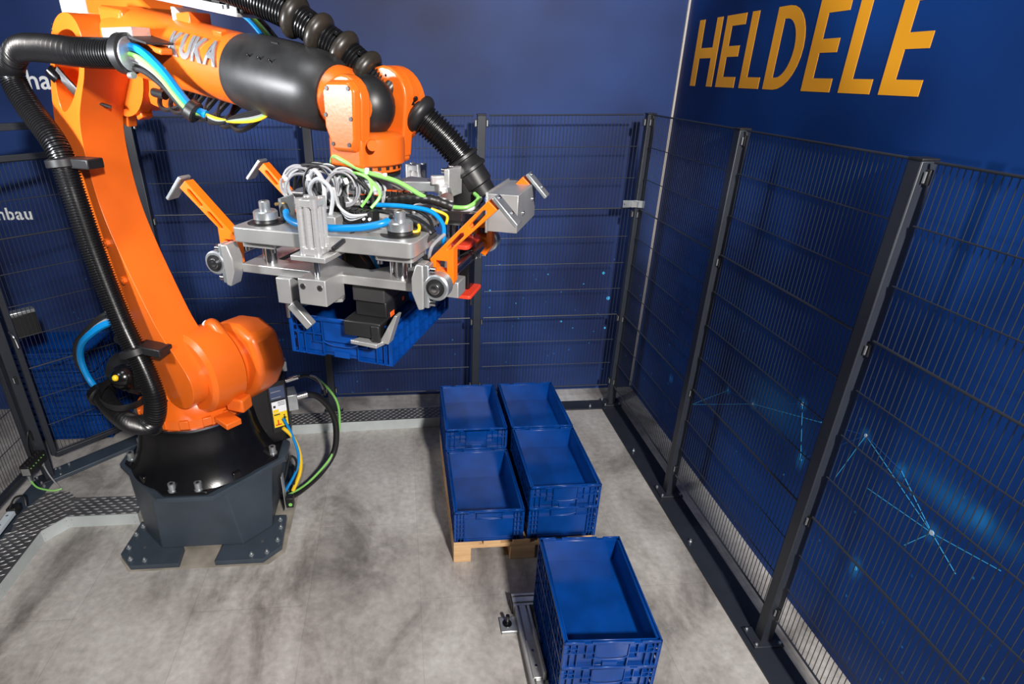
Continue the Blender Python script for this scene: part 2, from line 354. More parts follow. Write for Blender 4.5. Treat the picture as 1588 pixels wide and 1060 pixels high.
wire_panel('wire_fence', (-.844 + .03, YB), (.323 - .03, YB), 'dark wire mesh panel behind the gripper, between two posts of the back fence', 'wire fence panels')
wire_panel('wire_fence', (.323 + .03, YB), (1.49 - .03, YB), 'dark wire mesh panel of the back fence ending at the corner post', 'wire fence panels')
wire_panel('wire_fence', (-1.96, YB), (-.844 - .03, YB), 'dark wire mesh panel of the back fence behind the orange link arm', 'wire fence panels')
wire_panel('wire_fence', (RX_, py[0] - .03), (RX_, py[1] + .03), 'dark wire mesh panel of the side fence starting at the corner post', 'wire fence panels')
wire_panel('wire_fence', (RX_, py[1] - .03), (RX_, py[2] + .03), 'dark wire mesh panel of the side fence in front of the bright printed light rays', 'wire fence panels')
wire_panel('wire_fence', (RX_, py[2] - .03), (RX_, py[3] + .03), 'dark wire mesh panel of the side fence furthest from the corner', 'wire fence panels')
post(RX_, YB, 'dark square post where back fence and side fence meet', clips=((-1, 0), (0, -1)))
post(.323, YB, 'grey square post of the back fence behind the large black hose end')
post(-.844, YB, 'dark square post of the back fence rising behind the gripped crate')
post(-1.985, YB, 'dark square post beside the diagonal gate, partly behind the orange link arm', clips=((1, 0),))
post(RX_, py[1], 'dark square post of the side fence next after the corner post', clips=((0, 1), (0, -1)))
post(RX_, py[2], 'dark square post of the side fence with the lit grey face, two from the corner', clips=((0, 1), (0, -1)))
# corner connector plate
r = thing('corner_bracket', (1.405, 1.672, 1.66), 'small bright angle bracket at the fence corner post', 'bracket', build=Matrix.Translation((-1.405, -1.672, -1.66)))
obj('plate', MB().bb(1.36, 1.445, 1.668, 1.673, 1.665, 1.715), ZINC, r, bevel=.001)
obj('plate', MB().box((1.475, 1.655, 1.69), (.075, .005, .05), RZ(-.5)), ZINC, r, bevel=.001)
obj('block', MB().bb(1.415, 1.455, 1.645, 1.67, 1.67, 1.71), ALUP, r, bevel=.001)
for x in (1.37, 1.437): obj('screw', MB().cyl((x, 1.664, 1.69), (x, 1.669, 1.69), .004, n=8), BLACK, r)
# floor rails
def rail(pts, label, h=.012, bolts=()):
    r = thing('floor_rail', (pts[0][0], pts[0][1], 0), label, 'rail', 'dark floor rails', build=Matrix.Translation((-pts[0][0], -pts[0][1], 0)))
    obj('rail_plate', MB().prism(pts, 'z', 0, h), FENCE, r, bevel=.002)
    for x, y in bolts:
        obj('bolt', MB().cyl((x, y, h), (x, y, h + .006), .011, n=12).cyl((x, y, h), (x, y, h + .02), .006, n=6), ZINC, r)
rail([(1.392, -2.0), (1.56, -2.0), (1.56, 1.63), (1.392, 1.63)], 'long dark steel floor rail under the side fence', bolts=((1.43, 1.0), (1.43, .05), (1.43, -1.1)))
rail([(.62, 1.632), (1.56, 1.632), (1.56, 1.77), (.62, 1.77)], 'short dark floor rail under the back fence near the corner', bolts=((1.3, 1.665),))

# gate and left fence
ga = Vector((-2.72, 1.0)); gb = Vector((-2.03, 1.68))
gt = wire_panel('gate', ga + (gb - ga).normalized() * .05, gb - (gb - ga).normalized() * .03, 'dark wire mesh gate with tube frame set diagonally beside the robot', None, z0=.19, z1=2.078, frame_tube=True, n=34)
tag(gt, cat='gate')
post(-2.735, .985, 'dark square gate post with the control box fixed near its foot', rot=PI / 4, clips=((0, -1),))
r = thing('floor_rail', (-2.72, 1.0, 0), 'dark floor rail crossing diagonally under the gate', 'rail', 'dark floor rails', math.atan2(gb.y - ga.y, gb.x - ga.x))
obj('rail_plate', MB().bb(-.02, .93, -.075, .065, 0, .03), ANTH, r, bevel=.004)
for x in (.06, .12): obj('bolt', MB().cyl((x, .03, .03), (x, .03, .045), .008, n=8), ZINC, r)
r = thing('gate_lintel', (-2.72, 1.0, 2.2), 'dark horizontal bar above the wire mesh gate', 'bar', None, math.atan2(gb.y - ga.y, gb.x - ga.x))
obj('bar', MB().bb(.0, .97, -.02, .02, .045, .085), FENCE, r, bevel=.003)
obj('bracket', MB().bb(.0, .03, -.03, .03, .02, .1), FENCE, r); obj('bracket', MB().bb(.94, .97, -.03, .03, .02, .1), FENCE, r)
wire_panel('wire_fence', (-2.76, .93), (-2.76, -.25), 'dark wire mesh panel left of the chequer plate, beside the gate post', 'wire fence panels', z0=.193, frame_tube=True)
r = thing('floor_rail', (-2.76, .9, 0), 'dark floor rail under the wire panel next to the gate post', 'rail', 'dark floor rails')
obj('rail_plate', MB().bb(-.06, .075, -1.5, .06, 0, .012), ANTH, r, bevel=.003)
obj('bolt', MB().cyl((.045, -.02, .012), (.045, -.02, .03), .009, n=8), ZINC, r)
# gate lock box behind the gate, handle
lk = obj('lock_case', MB().bb(.02, .16, .025, .085, 1.02, 1.17), BLACK, gt, bevel=.004); obj('lock_lid', MB().bb(.015, .165, .02, .09, 1.17, 1.195), ZINC, lk, bevel=.006)
obj('lock_handle', MB().tube([(-.02, -.03, 1.1), (-.01, -.06, 1.07), (-.005, -.06, 1.0)], .008), STEEL, lk)
# control box on the left panel
r = thing('valve_terminal', (-2.70, .84, .15), 'black sensor distribution box hanging on the panel beside the gate', 'control box')
obj('case', MB().bb(-.03, .03, -.1, .1, .05, .125), BLACK, r, bevel=.006)
for i in range(6):
    obj('port', MB().cyl((.0, -.08 + .03 * i, .125), (.0, -.08 + .03 * i, .137), .011, n=12), BLACK, r)
    obj('led', MB().cyl((.03, -.08 + .03 * i, .1), (.033, -.08 + .03 * i, .1), .004, n=8), CGREEN, r)
obj('connector', MB().cyl((0, -.085, .05), (0, -.085, .01), .01, n=10), ZINC, r); obj('connector', MB().cyl((0, .08, .05), (0, .08, .01), .01, n=10), ZINC, r)
obj('label_plate', MB().bb(-.02, .03, -.103, -.1, .06, .11), ALUP, r)
obj('cable', MB().tube([(0, -.085, .02), (.02, -.07, -.06), (.08, -.03, -.12), (.12, 0, -.13)], .006), CGREEN, r)
obj('cable', MB().tube([(0, .08, .02), (.03, .06, -.06), (.09, .02, -.12), (.12, 0, -.125)], .005), CGREY, r)
obj('cable', MB().tube([(0, 0, .13), (-.01, .02, .22), (.0, .06, .3), (-.02, .1, .2)], .005), CBLACK, r)
# aluminium rail lying on the chequer plate at the left
r = thing('light_strip', (-2.63, .55, .082), 'white slotted bar with a black end cap on the chequer plate', 'bar')
obj('bar', MB().box((-.03, -.45, .03), (.045, .8, .03), RZ(.06)), mat('white_bar', (.6, .68, .74), .4), r, bevel=.004)
for i in range(9): obj('slot', MB().cyl((-.03 + .06 * (.35 - .085 * i) * -1, -.1 - .085 * i, .045), (-.03 - .06 * (.35 - .085 * i), -.1 - .085 * i, .0465), .008, n=10), ZINC, r)
obj('end_cap', MB().box((-.055, -.03, .035), (.055, .06, .05), RZ(.06)), BLACK, r, bevel=.006)
obj('strap', MB().tube([(-.06, -.05, .06), (-.045, .0, .1), (-.03, .05, .07), (-.02, .03, .01)], .006), CBLACK, r)

# ------------------------------------------------------------------ cable ducts with chequer plate
def tears(poly_test, x0, x1, y0, y1, z, sx, sy, ang, L_=.028, w=.008):
    mb = MB(); c = 0
    j = 0; y = y0
    while y < y1:
        x = x0 + (sx / 2 if j % 2 else 0); i = 0
        while x < x1:
            if poly_test(x, y):
                a = ang if (i + j) % 2 == 0 else ang
                m = RZ(a)
                P = [m @ Vector(p) for p in ((-L_ / 2, 0, 0), (0, -w / 2, 0), (L_ / 2, 0, 0), (0, w / 2, 0), (-L_ * .2, 0, .0025), (L_ * .2, 0, .0025))]
                o = Vector((x, y, z))
                mb._new([o + p for p in P], [(0, 1, 4), (1, 5, 4), (1, 2, 5), (2, 3, 5), (3, 4, 5), (3, 0, 4)]); c += 1
            x += sx; i += 1
        y += sy; j += 1
    return mb
def inpoly(poly):
    def f(x, y):
        r = False
        for (x1, y1), (x2, y2) in zip(poly, poly[1:] + poly[:1]):
            if (y1 > y) != (y2 > y) and x < (x2 - x1) * (y - y1) / (y2 - y1) + x1: r = not r
        return r
    return f
r = thing('cable_duct', (-2.4, .5, 0), 'galvanised cable duct with chequer plate cover bending round from the pedestal', 'cable duct', build=Matrix.Translation((2.4, -.5, 0)))
plates = [([(-1.93, .478), (-2.352, .478), (-2.39, .652), (-1.95, .64)], 0), ([(-2.352, .478), (-2.445, .352), (-2.62, .352), (-2.66, .5), (-2.607, .715), (-2.47, .724), (-2.39, .652)], .5), ([(-2.445, .352), (-2.447, -1.4), (-2.66, -1.4), (-2.64, .352)], .35)]
for i, (poly, a) in enumerate(plates):
    p = obj('tread_plate', MB().prism(poly, 'z', .075, .083 + .001 * (i % 2)), TREAD, r, smooth=False)
    xs = [q[0] for q in poly]; ys = [q[1] for q in poly]
    obj('raised_studs', tears(inpoly(poly), min(xs), max(xs), min(ys), max(ys), .083 + .001 * (i % 2), .062, .026, a, .04, .011), TEAR, p, smooth=False, kind='stuff')
for a, b in (((-1.93, .47), (-2.355, .47)), ((-2.355, .47), (-2.447, .345)), ((-2.447, .345), (-2.449, -1.4))):
    d = Vector((b[0] - a[0], b[1] - a[1], 0)); n = Vector((-d.y, d.x, 0)).normalized() * .003
    w = obj('side_plate', MB().prism([(a[0] + n.x, a[1] + n.y), (b[0] + n.x, b[1] + n.y), (b[0] - n.x, b[1] - n.y), (a[0] - n.x, a[1] - n.y)], 'z', 0, .081), DUCT, r, smooth=False)
    nn = n.normalized()
    for t in (.06, .94):
        for z in (.02, .06):
            q = Vector((a[0] + d.x * t, a[1] + d.y * t, z)) if d.length < .6 else Vector((a[0], a[1], z)) + d.normalized() * (.03 if t < .5 else .4)
            obj('rivet', MB().sphere(q + nn * .003, .004, 8), ZINC, w)
            obj('rivet', MB().sphere(q - nn * .003, .004, 8), ZINC, w)
BD = frame((-1.3, 1.43, 0), .03)
r = thing('cable_duct', (-1.3, 1.43, 0), 'straight galvanised cable duct with chequer plate cover along the back fence', 'cable duct', None, .03)
p = obj('tread_plate', MB().bb(0, 1.75, .0, .165, .075, .083), TREAD, r, smooth=False)
obj('raised_studs', tears(lambda x, y: True,   .02, 1.74, .02, .16, .083, .048, .025, .35, .03, .01), TEAR, p, smooth=False, kind='stuff')
obj('side_plate', MB().bb(0, 1.75, -.004, 0, 0, .083), DUCT, r, smooth=False)
obj('side_plate', MB().bb(0, 1.75, .165, .169, 0, .083), DUCT, r, smooth=False)

# ------------------------------------------------------------------ crates
def make_crate(h, tall):
    r = thing('crate', (0, 0, 0), 'crate', 'crate')
    X, Y = .198, .297; i = .014
    m = MB()
    m.bb(-X + i, X - i, -Y + i, Y - i, .008, .014)
    t = .005
    for sx in (-1, 1): m.bb(sx * (X - i), sx * (X - i - t), -Y + i, Y - i, .0, h - .004)
    for sy in (-1, 1): m.bb(-X + i, X - i, sy * (Y - i), sy * (Y - i - t), .0, h - .004)
    obj('tub', m, BLUE, r, bevel=.0015, seg=1)
    m = MB(); z0, z1 = h - .016, h
    for sx in (-1, 1):
        m.bb(sx * X, sx * (X - i - t - .001), -Y, Y, z0, z0 + .008); m.bb(sx * X, sx * (X - .007), -Y, Y, z0, z1)
    for sy in (-1, 1):
        m.bb(-X, X, sy * Y, sy * (Y - i - t - .001), z0, z0 + .008)
        for a, b in ((-X, -.115), (-.085, .085), (.085 + .03, X)): m.bb(a, b, sy * Y, sy * (Y - .007), z0, z1)
    obj('rim', m, BLUE, r, bevel=.0012, seg=1)
    m = MB(); d = i; w = .003
    def rib_v(side, u, za, zb, dep=d):
        for s in (-1, 1):
            if side == 's': m.bb(u - w / 2, u + w / 2, s * (Y - i), s * (Y - i + dep), za, zb)
            else: m.bb(s * (X - i), s * (X - i + dep), u - w / 2, u + w / 2, za, zb)
    def rib_h(side, ua, ub, z, dep=d):
        for s in (-1, 1):
            if side == 's': m.bb(ua, ub, s * (Y - i), s * (Y - i + dep), z - w / 2, z + w / 2)
            else: m.bb(s * (X - i), s * (X - i + dep), ua, ub, z - w / 2, z + w / 2)
    if not tall:
        for s in (-1, 1):
            for u in (.196, .168, .140): rib_v('s', s * u, .0, z0)
            for u in (.104,): rib_v('s', s * u, .052, z0)
            rib_v('s', s * .068, .0, z0)
            a, b = sorted((s * .068, s * .196)); rib_h('s', a, b, .002); rib_h('s', a, b, .082)
            a, b = sorted((s * .140, s * .196)); rib_h('s', a, b, .108)
            a, b = sorted((s * .068, s * .110)); rib_h('s', a, b, .052)
            for sy in (-1, 1): m.cyl((s * .168, sy * (Y - i), .082), (s * .168, sy * (Y - .001), .082), .008, n=10)
    else:
        for s in (-1, 1):
            for u in (.196, .178, .160, .142): rib_v('s', s * u, .0, z0)
            a, b = sorted((s * .142, s * .196))
            for z in (.002, .034, .066, .098, .130, .162): rib_h('s', a, b, z)
            rib_v('s', s * .072, .155, z0); a, b = sorted((s * .072, s * .142)); rib_h('s', a, b, .155)
        rib_h('s', -.196, .196, .002); rib_h('s', -.142, .142, .012)
    for k in range(13):
        u = -.294 + .049 * k
        if abs(u) < .02: continue
        rib_v('l', u, 0, z0)
    for z in ((.002, .05, .1) if not tall else (.002, .055, .11, .16)): rib_h('l', -.294, .294, z)
    obj('rib_grid', m, BLUE, r, smooth=False, kind='stuff')
    for sy in (-1, 1):
        if not tall:
            m = MB(); m.bb(-.066, .066, sy * (Y - i), sy * (Y - .004), .058, z0)
            obj('label_panel', m, BLUE, r, bevel=.002, seg=1)
            g = MB(); g.tube([(-.068, sy * (Y - .003), .058), (-.035, sy * (Y - .002), .047), (.035, sy * (Y - .002), .047), (.068, sy * (Y - .003), .058)], .003, n=6)
            g.bb(-.03, .03, sy * (Y - i), sy * (Y - .006), .0, .022)
            obj('grip', g, BLUE, r)
        else:
            obj('label_panel', MB().bb(-.138, .138, sy * (Y - i), sy * (Y - i + .004), .014, .150), BLUE, r, bevel=.002, seg=1)
            g = MB(); g.bb(-.07, .07, sy * (Y - i), sy * (Y - .003), .172, z0)
            g.tube([(-.07, sy * (Y - .003), .172), (-.035, sy * (Y - .002), .164), (.035, sy * (Y - .002), .164), (.07, sy * (Y - .003), .172)], .003, n=6)
            obj('grip', g, BLUE, r, bevel=.001, seg=1)
    for sx in (-1, 1):
        for yy in (-.15, .15):
            obj('side_panel', MB().bb(sx * (X - i), sx * (X - .005), yy - .044, yy + .044, .055, h * .68), BLUE, r, bevel=.001, seg=1)
    return r
HS, HT = .1475, .2135
protos = {}
def crate(x, y, z, tall, label, rot=0, group='blue stacking crates', corner=True):
    c, s = math.cos(rot), math.sin(rot)
    if corner: x, y = x + c * .2 - s * .3, y + s * .2 + c * .3
    if tall not in protos:
        p = make_crate(HT if tall else HS, tall); protos[tall] = p
        p.location = (x, y, z); p.rotation_euler = (0, 0, rot); return tag(p, label, 'crate', group)
    return copy_tree(protos[tall], (x, y, z), rot, label, group)
ZP = .145
crate(0, .003, ZP, True, 'tall blue crate with a smooth front, standing single on the pallet corner')
crate(.42, .004, ZP, True, 'tall blue crate under a shallow one at the pallet front edge')
crate(.42, .004, ZP + HT + .0005, False, 'shallow blue crate on a tall one, beside the single tall crate')
crate(-.001, .612, ZP, True, 'tall blue crate under the shallow one behind the single tall crate')
crate(-.001, .612, ZP + HT + .0005, False, 'shallow blue crate atop the pallet stack directly behind the single tall crate')
crate(.423, .614, ZP, True, 'tall blue crate on the pallet corner nearest the fence corner, under a shallow one')
crate(.423, .614, ZP + HT + .0005, False, 'shallow blue crate atop the pallet stack nearest the fence corner')
fz = .065
for k, lab in enumerate(('bottom shallow blue crate of the stack on the aluminium stand', 'middle shallow blue crate of the stack on the aluminium stand', 'topmost shallow blue crate of the stack on the aluminium stand')):
    crate(.352, -.975, fz + k * (HS + .0005), False, lab, -.045)
crate(-.65, -.574, 1.637, False, 'shallow blue crate held in the air under the gripper', -.408)
zz = .02
for k, (tall, lab) in enumerate(((True, 'bottom blue crate of the stack behind the gate'), (True, 'second blue crate from the floor in the stack behind the gate'), (False, 'third blue crate from the floor in the stack behind the gate'), (False, 'topmost blue crate of the stack behind the gate'))):
    crate(-2.80, 1.66, zz, tall, lab, PI / 2, corner=False); zz += (HT if tall else HS) + .0005

# ------------------------------------------------------------------ pallet
r = thing('pallet', (.0, .0, 0), 'light wooden pallet carrying the blue crates', 'pallet')
for k in range(5): obj('deck_board', MB().bb(.0 + [0, .17, .34, .485, .655][k], [.145, .27, .44, .585, .8][k] if k in (1, 2, 3) else [.145, 0, 0, 0, .8][k], 0, 1.2, .122, .144), WOOD, r, bevel=.002, smooth=False)
for y0 in (0, .5275, 1.055): obj('cross_board', MB().bb(0, .8, y0, y0 + .145, .1, .122), WOOD, r, bevel=.002, smooth=False)
for x0, x1 in ((0, .1), (.3275, .4725), (.7, .8)):
    for y0 in (0, .5275, 1.055): obj('block', MB().bb(x0, x1, y0, y0 + .145, .022, .1), WOOD, r, bevel=.003, smooth=False)
    obj('bottom_board', MB().bb(x0, x1, 0, 1.2, 0, .022), WOOD, r, bevel=.002, smooth=False)

# ------------------------------------------------------------------ aluminium stand under the front stack
def profile_bar(m, x0, x1, y0, y1, z0, z1, along):
    """slotted aluminium profile: core with raised lips on top and side"""
    m.bb(x0, x1, y0, y1, z0, z1 - .02)
    a, w = (x0, x1 - x0) if along == 'y' else (y0, y1 - y0)
    for p, q in ((0, .17), (.29, .71), (.83, 1)):
        if along == 'y': m.bb(a + w * p, a + w * q, y0, y1, z1 - .02, z1)
        else: m.bb(x0, x1, a + w * p, a + w * q, z1 - .02, z1)
    return m
r = thing('aluminium_stand', (.32, -.7, 0), 'low aluminium profile stand under the front crate stack', 'stand', build=Matrix.Translation((-.32, .7, 0)))
obj('long_profile', profile_bar(MB(), .285, .36, -1.7, -.383, 0, .06, 'y'), ALU, r, bevel=.001, smooth=False)
obj('long_profile', profile_bar(MB(), .70, .775, -1.7, -.383, 0, .06, 'y'), ALU, r, bevel=.001, smooth=False)
obj('cross_profile', profile_bar(MB(), .278, .80, -.382, -.305, 0, .06, 'x'), ALU, r, bevel=.001, smooth=False)
obj('end_cap', MB().bb(.272, .278, -.384, -.303, 0, .062), BLACK, r, bevel=.001)
obj('cross_profile', profile_bar(MB(), .36, .70, -.95, -.90, 0, .058, 'x'), ALU, r, bevel=.001, smooth=False)
g = obj('guide_plate', MB().bb(.296, .352, -.80, -.60, .06, .071), ALUP, r, bevel=.003)
obj('guide_lip', MB().bb(.338, .352, -.81, -.57, .06, .115), ALUP, g, bevel=.003)
for y in (-.66, -.74): obj('screw', MB().cyl((.32, y, .069), (.32, y, .0735), .007, n=10), STEEL, g)
ft = obj('floor_foot', MB().bb(.2, .285, -.5, -.415, .005, .017), ZINC, r, bevel=.001)
obj('floor_foot_edge', MB().bb(.2, .285, -.508, -.5, 0, .012), ALUP, ft)
obj('anchor_bolt', MB().cyl((.235, -.455, .015), (.235, -.455, .03), .018, n=6).cyl((.235, -.455, .03), (.235, -.455, .075), .010, n=12).cyl((.235, -.455, .017), (.235, -.455, .021), .024, n=16), BLACKP, ft)

# ------------------------------------------------------------------ robot pedestal
AX, AY = -1.465, .55
PT = .46
r = thing('robot_pedestal', (AX, AY, 0), 'dark grey welded steel pedestal bolted to the floor under the robot', 'pedestal')
foot = [(-.46, -.375), (-.37, -.475), (-.10, -.475), (-.11, -.345), (-.16, -.25), (-.30, -.10), (-.445, -.10)]
fbolts = [(-.43, -.33), (-.385, -.425), (-.30, -.44), (-.43, -.22), (-.415, -.15)]
for sx in (1, -1):
    for sy in (1, -1):
        poly = [(x * sx, y * sy) for x, y in foot]
        f = obj('foot_plate', MB().prism(poly, 'z', .0018, .032), ANTH, r, bevel=.003, smooth=False)
        for bx, by in fbolts:
            obj('bolt', MB().cyl((bx * sx, by * sy, .032), (bx * sx, by * sy, .036), .014, n=14).cyl((bx * sx, by * sy, .036), (bx * sx, by * sy, .047), .010, n=6).cyl((bx * sx, by * sy, .047), (bx * sx, by * sy, .056), .006, n=8), ZINC, f)
        obj('eyelet', MB().cyl((-.34 * sx, -.33 * sy, .032), (-.34 * sx, -.33 * sy, .034), .009, n=12), TREAD, f)
def octo(a, b, c, d): return [(-a, -b), (a, -b), (c, -d), (c, d), (a, b), (-a, b), (-c, d), (-c, -d)]
lo = octo(.235, .345, .375, .20); hi = octo(.20, .375, .415, .15)
m = MB(); n = 8
m._new([(x, y, .033) for x, y in lo] + [(x, y, .432) for x, y in hi], [tuple(range(8))[::-1], tuple(range(8, 16))] + [(i, (i + 1) % 8, 8 + (i + 1) % 8, 8 + i) for i in range(8)])
obj('column', m, ANTH, r, bevel=.006, smooth=False)
obj('top_flange', MB().prism(octo(.15, .435, .485, .085), 'z', .43, PT), ANTH, r, bevel=.004, smooth=False)
gp = thing('grout_pad', (AX, AY, 0), 'thin beige levelling pad on the floor under the pedestal', 'floor pad')
obj('pad', MB().prism([(-.38, -.488), (.40, -.488), (.482, -.40), (.482, .48), (-.44, .48), (-.468, -.38)], 'z', .0004, .0016), mat('beige_levelling_pad', (.30, .27, .225), .6, var=.3, scale=7), gp, smooth=False)

# ------------------------------------------------------------------ robot
ROOT = thing('industrial_robot', (AX, AY, PT), 'orange industrial robot arm with black base and corrugated hoses, on the grey pedestal', 'robot', build=Matrix.Translation((-AX, -AY, -PT)))
A = -0.6928
T = frame((AX, AY, 0), A); B0 = frame((AX, AY, 0), 0)
def ro(name, mb, m, parent=None, **k): return obj(name, mb, m, parent or ROOT, pre=k.pop('pre', T), **k)
# base
base = ro('base', MB().prism(octo(.115, .425, .445, .105), 'z', PT, .485), BLACKP, pre=B0, bevel=.012, seg=3)
ro('base_dome', MB().lathe((0, 0, .484), (0, 0, 1), [(0, .415), (.015, .405), (.05, .385), (.10, .365), (.16, .345), (.23, .332), (.29, .325), (.315, .318)], 48), BLACKP, base, pre=B0)
ro('base_ring', MB().lathe((0, 0, .795), (0, 0, 1), [(0, .316), (.012, .312), (.016, .305)], 48), STEEL, base, pre=B0)
for bx, by in ((.412, .075), (.412, -.075), (-.412, .075), (-.412, -.075), (.07, -.395), (-.07, -.395), (.07, .395), (-.07, .395)):
    b_ = ro('bolt', MB().cyl((bx, by, .484), (bx, by, .492), .025, n=18).cyl((bx, by, .492), (bx, by, .532), .020, n=18), ZINC, base, pre=B0)
    ro('bolt_socket', MB().cyl((bx, by, .525), (bx, by, .5325), .010, n=6), BLACK, base, pre=B0)
for bx, by in ((.3, -.36), (-.3, -.36)): ro('lifting_lug', MB().box((bx * .84, by * .84, .505), (.05, .03, .045), RZ(.8 if bx > 0 else -.8)), BLACKP, base, pre=B0, bevel=.006)
cb = ro('connection_box', MB().prism([(.12, -.1), (.40, .022), (.505, .085), (.46, .34), (.1, .36)], 'z', .485, .90, None), BLACKP, pre=B0, bevel=.01)
pn = ro('sign_plate', MB().box((.456, .0445, .735), (.105, .004, .34), RZ(.48)), BLACK, cb, pre=B0)
def on_panel(name, u0, u1, z0, z1, m, off=.003):
    c = Vector((.456, .0445, (z0 + z1) / 2)) + RZ(.48) @ Vector(((u0 + u1) / 2, -off, 0))
    return ro(name, MB().box(c, (u1 - u0, .0015, z1 - z0), RZ(.48)), m, cb, pre=B0, smooth=False)
on_panel('type_label', -.044, .044, .79, .875, NAVY); on_panel('info_label', -.042, .044, .70, .775, TEXTW); on_panel('warning_label', -.042, .044, .60, .70, YELLOW)
on_panel('warning_patch', -.04, -.005, .702, .722, YELLOW, .004); on_panel('warning_mark', -.034, -.02, .735, .75, INK, .004)
for z in (.84, .8): on_panel('printed_line', -.038, .02, z, z + .004, ALUP, .0042)
for z in (.745, .755, .765): on_panel('printed_line', -.005, .038, z, z + .003, INK, .0042)
on_panel('printed_line', -.036, .0, .683, .69, INK, .0042)
on_panel('printed_figure', .02, .03, .635, .665, INK, .0042); on_panel('printed_figure', .021, .029, .668, .678, INK, .0042); on_panel('printed_figure', .013, .037, .652, .657, INK, .0042); on_panel('printed_figure', .016, .022, .61, .636, INK, .0042); on_panel('printed_figure', .028, .034, .61, .636, INK, .0042)
on_panel('printed_robot', -.034, .002, .612, .62, RED, .0042); on_panel('printed_robot', -.02, -.012, .612, .65, RED, .0042)
cn = ro('connector', MB().box((.50, .20, .70), (.07, .12, .11), RZ(.3)), ZINC, cb, pre=B0, bevel=.004)
ro('gland', MB().cyl((.53, .2, .71), (.60, .22, .72), .022, n=14), STEEL, cn, pre=B0)
ro('connector', MB().box((.47, .22, .93), (.05, .06, .07), RZ(.3)), ZINC, cb, pre=B0, bevel=.004)
ro('gland', MB().cyl((.49, .17, .845), (.56, .19, .86), .016, n=12), STEEL, cb, pre=B0)
for nm, pts, rad, mm in (('supply_hose', [(.59, .22, .72), (.66, .25, .68), (.72, .3, .56), (.745, .33, .40), (.72, .30, .22), (.63, .2, .12), (.52, .05, .10), (.46, -.04, .12)], .021, CBLACK),
                         ('cable', [(.55, .19, .86), (.64, .23, .84), (.72, .29, .72), (.77, .34, .56), (.76, .34, .36), (.70, .27, .2), (.56, .1, .12), (.45, -.05, .14)], .008, CGREEN),
                         ('cable', [(.55, .19, .85), (.62, .22, .85), (.69, .27, .76), (.70, .28, .68)], .012, CBLACK),
                         ('cable', [(.56, .19, .86), (.66, .235, .83), (.70, .28, .7)], .007, CGREY),
                         ('cable', [(.47, .02, .60), (.52, .03, .52), (.55, .02, .40), (.54, 0, .28), (.49, -.04, .17)], .012, CYEL),
                         ('cable', [(.475, .03, .66), (.51, .03, .56), (.545, .0, .42), (.52, -.02, .3), (.44, -.08, .18)], .009, CBLUE),
                         ('cable', [(.42, -.06, .17), (.46, -.06, .3), (.5, -.03, .42), (.53, -.01, .36), (.5, -.04, .22)], .008, CBLACK)):
    ro(nm, MB().tube(pts, rad, 8 if rad < .015 else 12), mm, pre=B0)
sp = ro('sensor_bracket', MB().box((.455, -.115, .22), (.006, .05, .26)), ALUP, pre=B0, bevel=.001)
ro('sensor', MB().box((.485, -.125, .16), (.045, .05, .07)), BLACK, sp, pre=B0, bevel=.004); ro('sensor_lens', MB().cyl((.49, -.152, .15), (.49, -.148, .15), .012, n=12), CGREEN, sp, pre=B0)

# turret (rotating column)
tur = ro('turret', MB().lathe((0, 0, .81), (0, 0, 1), [(0, .30), (.05, .30), (.07, .27), (.12, .24), (.20, .21), (.26, .18)], 40), ORANGE)
for k in range(16):
    a = 2 * PI * k / 16; ro('turret_lug', MB().box((.295 * math.cos(a), .295 * math.sin(a), .84), (.03, .05, .05), RZ(a)), ORANGE, tur, bevel=.004)
ro('stop_block', MB().box((.37, -.05, .845), (.13, .09, .035), RZ(-.1)), ORANGE, tur, bevel=.006)
ro('stop_block', MB().box((.38, .03, .925), (.11, .09, .08), RZ(.3)), ORANGE, tur, bevel=.012)
ro('turret_housing', MB().prism([(-.1, .82), (.24, .82), (.40, .95), (.475, 1.08), (.47, 1.15), (.43, 1.28), (.31, 1.325), (.13, 1.30), (-.05, 1.1)], 'y', .125, .31), ORANGE, tur, bevel=.035, seg=3)
hub = ro('shoulder_hub', MB().lathe((.2, -.12, 1.1), (0, 1, 0), [(0, .20), (.02, .225), (.10, .235), (.19, .23), (.205, .215), (.21, .18), (.26, .18)], 48), ORANGE, tur)
ro('shoulder_rib', MB().tube([(.175, .06, 1.315), (.22, .06, 1.335), (.28, .06, 1.29), (.335, .07, 1.2), (.37, .07, 1.1)], .032, 12), ORANGE, tur)
ro('white_cap', MB().sphere((.168, .058, 1.315), .034, 14, (.7, 1, 1)), TEXTW, tur)
mot = ro('shoulder_motor', MB().lathe((-.08, -.12, 1.0), (-1, -.25, 0), [(0, .11), (.14, .11), (.15, .125), (.19, .125), (.2, .1), (.32, .1), (.34, .07)], 24), BLACK)
ro('motor_cap', MB().sphere((-.22, -.26, 1.02), .075, 18), BLACKP, mot); ro('motor_mark', MB().sphere((-.19, -.322, 1.05), .018, 10), YELLOW, mot)
ro('motor_plug', MB().lathe((-.30, -.2, 1.22), (.9, .1, -.25), [(0, .035), (.1, .035), (.1, .028), (.16, .028)], 14), BLACK, mot)
ro('cable_guide', MB().lathe((-.2, -.28, .93), (.3, -.2, 1), [(0, .13), (.03, .135), (.05, .13)], 24, cap=False), BLACK, mot)
for k in range(7): ro('cable', MB().tube([(.06 + .008 * k, -.22, .965), (.09 + .008 * k, -.27 - .004 * k, .90), (.07 + .01 * k, -.3, .82), (.0 + .01 * k, -.31 - .003 * k, .79), (-.1, -.30, .795 + .004 * k)], .006, 6), CYEL if k == 3 else CBLACK, tur)

